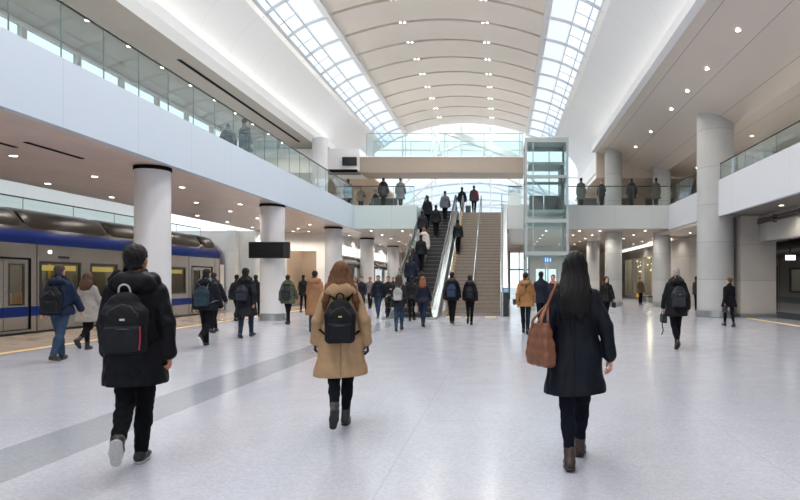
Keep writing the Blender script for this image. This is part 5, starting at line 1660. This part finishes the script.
# ---- foot of the escalator and the stairs
person('person in a dark coat and blue jeans with a light grey backpack before the escalator', px=399, d=18.1, H=1.69, f=True, pose='step_right', coat=wool((28, 30, 36), .72, kind='shell'), trousers=DENIM, shoes=BOOT, hair=HL((60, 48, 42), len=.04, wd=.09),
       pack=dict(label='light grey backpack on the woman in jeans before the escalator', col=(146, 146, 144), strapcol=(120, 120, 120), w=.135, ht=.40, top=.42))
p = person('person with auburn hair in a navy jacket and dark jeans before the escalator', px=423, d=19.6, H=1.64, f=True, pose='step_left', coat=short((24, 29, 43), .80, flare=.02), trousers=DKDEN, shoes=BOOT, hair=HL((126, 78, 50), len=.16, wd=.105))
handbag(p, 'pale handbag in the left hand of the auburn haired woman', -1, (176, 158, 146))
person('person in a black jacket about to step onto the escalator', px=412, d=22.6, H=1.68, pose='step_right', coat=short((26, 27, 32), .82), trousers=SLIMK, hair=HS())
person('person in black with a navy backpack at the foot of the stairs', px=452, d=20.5, H=1.80, pose='step_left', coat=short((24, 25, 30), .84, bulk=.02, hood=.8), trousers=SLIMK, shoes=SNEAK, hair=HS((24, 20, 20)),
       pack=dict(label='navy backpack on the left one of the pair at the stairs foot', col=(38, 48, 72), w=.15, ht=.43, top=.42))
person('person in black at the foot of the stairs, right one of the pair', px=470, d=20.5, H=1.69, f=True, pose='lift_left', coat=short((22, 23, 28), .82, bulk=.02, hood=1.0), trousers=SLIMK, hair=dict(style='short', col=(30, 26, 26), vol=.018),
       pack=dict(label='black backpack on the right one of the pair at the stairs foot', col=(24, 25, 30), w=.14, ht=.43, top=.42))
sy = Y0 + 16.5 * RUN
person('person in a black jacket climbing alone halfway up the stairs', px=458, Y=sy - .05, Z=17 * RISE - .0, H=1.76, pose='stand', coat=short((24, 25, 29), .84), trousers=SLIMK, hair=HS((24, 22, 22)))


def rider(px, k, label, **kw):
    """someone standing on escalator step k"""
    person(label, px=px, Y=EY0 + (k + .45) * eru, Z=(k + 1) * er, group=None, **kw)


rider(410.5, 3, 'person in a blue jacket lowest of those riding the escalator', H=1.76, pose='stand', coat=short((25, 32, 46), .82, bulk=.02), trousers=DKDEN, hair=HS((46, 38, 34)))
rider(421, 8, 'person in a black jacket right behind the white coat on the escalator', H=1.76, pose='stand', coat=short((24, 25, 29), .84), trousers=SLIMK, hair=HS((26, 22, 22)))
rider(424, 10, 'person in a white hooded coat on the escalator', H=1.74, pose='stand', coat=parka((200, 192, 184), .76, bulk=.026), trousers=dict(col=(110, 100, 94)), hair=HS((120, 92, 66)))
rider(422.5, 15, 'person in a dark jacket on the left of the escalator just above the white coat', H=1.76, pose='stand', coat=short((34, 36, 42), .84), trousers=SLIMK, hair=HS())
rider(436, 17, 'person in a black jacket standing on the right of the escalator below its top', H=1.74, pose='stand', coat=short((22, 23, 27), .82, bulk=.024), trousers=SLIMK, hair=HS())
rider(427.5, 20, 'person in a dark coat on the left near the top of the escalator', H=1.77, pose='stand', coat=wool((30, 31, 36), .74), trousers=SLIMK, hair=HS((22, 20, 20)))
rider(445, 22, 'person in a grey jacket at the very top of the escalator', H=1.76, pose='step_left', coat=short((82, 86, 92), .82), trousers=SLIMK, hair=HS((40, 36, 34)))
rider(413.5, 5, 'person in a navy jacket on the lower escalator behind the blue jacket', H=1.68, f=True, pose='stand', coat=short((28, 32, 46), .80), trousers=DKDEN, hair=HL((40, 30, 28), len=.1, wd=.1))
# ---- head of the stairs and the landing
LZ = 5.58
person('person in a black jacket at the top of the stairs, left one of two', px=462, Y=37.4, Z=LZ, H=1.76, pose='step_left', coat=short((30, 32, 38), .84), trousers=SLIMK, hair=HS())
p = person('person in a grey and dark red jacket at the top of the stairs', px=474, Y=37.0, Z=LZ, H=1.80, pose='step_right', coat=short((58, 56, 60), .84, bulk=.02), trousers=SLIMK, hair=HS((30, 24, 22)))
Kx = p['K']; pn_ = Field(); pn_.p = list(Kx.p); pn_.disp = lambda x, y, z: 0 * x - .006
pn_.cuts = [(np.array([.035, 0, 0.]), nv([-1, 0, 0])), (np.array([0, 0, .10]), nv([0, 0, -1])), (np.array([0, 0, .50]), nv([0, 0, 1]))]
V, Q = pn_.mesh(p['h']); mesh_obj('red_sleeve_panel', p['sc'](V), Q, cloth((128, 30, 52), 'shell'), p['root'])
q = thing('suitcase', (at(468.2, 37.2), 37.15, LZ), 'small dark green suitcase between the two people at the stairs top', 'suitcase')
qx = at(468.2, 37.2)
MB().box(qx - .16, qx + .16, 37.05, 37.28, LZ + .06, LZ + .58).build('shell', mat('case_green', (52, 66, 56), .5), q, bevel=.03)
for dx in (-.12, .12): MB().tube([(qx + dx, 37.1, LZ + .035), (qx + dx, 37.22, LZ + .035)], .035, 8).build('wheel', M_rubber, q, smooth=True)
MB().tube([(qx - .09, 37.25, LZ + .56), (qx - .09, 37.25, LZ + .92), (qx + .09, 37.25, LZ + .92), (qx + .09, 37.25, LZ + .56)], .012, 6).build('handle', M_steel, q)
person('person in a long black coat behind the glass at the left corner of the landing', px=348, Y=34.3, Z=LZ, H=1.74, pose='stand', face=30, coat=wool((24, 24, 28), .56), trousers=SLIMK, hair=HS())
person('person in a brown jacket behind the left landing glass near the corner', px=361, Y=36.8, Z=LZ, H=1.72, pose='phone', face=200, coat=short((112, 100, 88), .80), trousers=SLIMK, hair=HS((70, 56, 48)))
person('person in a dark jacket farther back on the left landing', px=375.5, Y=38.0, Z=LZ, H=1.66, pose='stand', face=160, coat=short((44, 44, 48), .80), trousers=SLIMK, hair=HS())
person('person in a broad black coat at the left landing glass', px=383.5, Y=34.2, Z=LZ, H=1.80, pose='pockets', coat=parka((26, 26, 30), .70), trousers=SLIMK, hair=HS((26, 22, 22)))
person('person in a long grey coat at the left landing glass near the escalator', px=400.5, Y=34.2, Z=LZ, H=1.80, pose='pockets', coat=wool((96, 98, 100), .58), trousers=SLIMK, hair=HS((34, 30, 28)))
person('person in a grey green coat at the right landing glass, first beside the lift', px=581, Y=34.3, Z=LZ, H=1.80, pose='stand', coat=wool((86, 94, 88), .58), trousers=SLIMK, hair=HS((36, 32, 30)))
person('person in black facing the camera before the right landing column', px=601.5, Y=34.5, Z=LZ, H=1.70, face=170, pose='phone', coat=short((34, 36, 38), .78), trousers=SLIMK, hair=HS((30, 28, 26)))
person('person in a wide black coat at the right landing glass', px=631.5, Y=34.2, Z=LZ, H=1.74, pose='pockets', coat=parka((30, 29, 30), .62, bulk=.034), trousers=SLIMK, hair=HS((26, 24, 22)))
person('person in a grey brown coat at the right landing glass, nearest the big column', px=656, Y=34.2, Z=LZ, H=1.77, pose='stand', coat=wool((82, 76, 70), .60), trousers=SLIMK, hair=HS((40, 34, 30)))
# ---- left gallery
person('person in a grey jacket with the head bent on the left gallery', px=228, Y=22.0, Z=5.55, H=1.70, face=20, pose='pockets', coat=parka((74, 80, 84), .74, bulk=.03), trousers=SLIMK, hair=HS((40, 38, 38)), head=(0, -14))
person('person in a dark grey coat on the left gallery, right one of two', px=245, Y=21.6, Z=5.55, H=1.76, face=-25, pose='stand', coat=wool((52, 56, 60), .60, bulk=.02), trousers=SLIMK, hair=HS((34, 32, 32), vol=.022))
# ---- right of the stairs
p = person('person in a mustard tan hooded jacket with a dark strap across the back', px=525.5, d=17.0, H=1.74, pose='step_left', coat=parka((146, 104, 66), .78, bulk=.020, hood=1.1), trousers=dict(col=(26, 30, 40)), shoes=BOOT, hair=HS((28, 24, 22)))
crossbag(p, 'dark crossbody bag worn by the mustard tan jacket', (40, 34, 30), side=-1)
person('person in a dark navy jacket before the lift, beside the mustard tan jacket', px=541, d=19.2, H=1.80, pose='step_right', coat=short((26, 30, 42), .80), trousers=SLIMK, hair=HS((26, 22, 20)))
person('person with a pink scarf facing the camera before the lift', px=553, d=20.4, H=1.70, f=True, face=165, pose='stand', coat=wool((52, 46, 50), .66), trousers=SLIMK, hair=HS((60, 44, 36)), scarf=(196, 120, 116))
p = person('person in black facing the camera with dark hair and a black bag', px=606.5, d=21.8, H=1.66, f=True, face=188, pose='step_right', coat=short((22, 23, 26), .74, flare=.01, collar=0), trousers=dict(col=(20, 22, 30)), shoes=BOOT, hair=HL((44, 32, 27), len=.06, wd=.09))
handbag(p, 'black handbag carried by the woman walking towards the camera', -1, (24, 22, 22))
p = person('grey haired person in a black hooded coat with a backpack walking away on the right', px=676, d=13.4, H=1.78, pose='lift_left', coat=parka((20, 21, 25), .72, bulk=.022, hood=1.0), trousers=SLIMK, shoes=BOOT, hair=HS((146, 144, 142), vol=.004),
           over=dict(l=(-7, 26, -40), r=(9, 6, 0)), pack=dict(label='dark grey backpack on the grey haired man', col=(42, 44, 48), w=.145, ht=.46, top=.43, logo=(150, 150, 150)))
b_ = handbag(p, 'black bag with a dangling strap in the left hand of the grey haired man', -1, (22, 22, 25))
sho, elb, wri, w_ = p['J']['al']
b_.tube('loose_strap', smooth_path([wri + [-.05, -.1, -.30], wri + [-.06, -.12, -.42], wri + [-.04, -.12, -.52], wri + [-.07, -.1, -.62]], 3), .012, cloth((40, 40, 42), 'wool'))
p = person('person in a short black coat walking past the foot of the massive concrete column', px=729, d=19.7, H=1.60, f=True, face=8, head=(45, 0), pose='step_left', coat=wool((22, 23, 29), .66, bulk=.016), trousers=SLIMK, shoes=BOOT, hair=dict(style='bun', col=(84, 62, 48)))
handbag(p, 'dark handbag carried by the person below the massive concrete column', -1, (30, 28, 30))
p = person('person in a brown jacket far away before the right shop window', px=640.5, d=37.5, H=1.69, face=190, pose='stand', coat=parka((86, 70, 54), .76), trousers=SLIMK, hair=HS((36, 30, 26)))
handbag(p, 'mustard yellow bag carried before the right shop window', 1, (200, 160, 50))
person('person in dark clothes half hidden by the massive concrete column', px=696.5, d=31.0, H=1.72, face=-60, pose='stand', coat=short((40, 36, 34), .80), trousers=SLIMK, hair=HS())
# ---- passengers inside the train
person('passenger standing behind the long train window left of the navy jacket man', X=-14.75, Y=19.0, Z=.10, H=1.72, face=90, pose='phone', coat=short((58, 52, 46), .84), trousers=SLIMK, hair=HS(), skin='mid')
person('passenger standing behind the train window right of the first pale column', X=-14.9, Y=25.6, Z=.10, H=1.70, face=100, pose='stand', coat=short((50, 44, 40), .84), trousers=SLIMK, hair=HS())
# ================================================================== sky, camera, view
w = bpy.data.worlds.new('sky'); SC.world = w; w.use_nodes = True
nt = w.node_tree; bg = nt.nodes['Background']
tc = nt.nodes.new('ShaderNodeTexCoord'); sp = nt.nodes.new('ShaderNodeSeparateXYZ'); nt.links.new(tc.outputs['Generated'], sp.inputs[0])
rp = nt.nodes.new('ShaderNodeValToRGB'); rp.color_ramp.elements[0].color = (.95, .97, 1, 1); rp.color_ramp.elements[1].color = (.84, .92, 1.0, 1)
rp.color_ramp.elements[0].position = 0; rp.color_ramp.elements[1].position = .8
nt.links.new(sp.outputs['Z'], rp.inputs['Fac']); nt.links.new(rp.outputs['Color'], bg.inputs['Color'])
bg.inputs['Strength'].default_value = 1.4

c = bpy.data.cameras.new('camera'); co = bpy.data.objects.new('camera', c); COL.objects.link(co)
co.location = (0, 0, EYE); co.rotation_euler = (R(90), 0, 0)
c.sensor_width = 36; c.lens = 27.0; c.shift_x = (400 - CX) / 800; c.shift_y = (CY - 250) / 800; c.clip_end = 400
SC.camera = co
v = SC.view_settings
v.view_transform = 'Standard'; v.look = 'None'; v.gamma = 1; v.use_curve_mapping = False; v.exposure = 0.15
cy = SC.cycles
cy.use_denoising = True
cy.sample_clamp_indirect = 4.0; cy.sample_clamp_direct = 0
cy.max_bounces = 10; cy.diffuse_bounces = 5; cy.glossy_bounces = 4; cy.transparent_max_bounces = 24
cy.caustics_reflective = False; cy.caustics_refractive = False
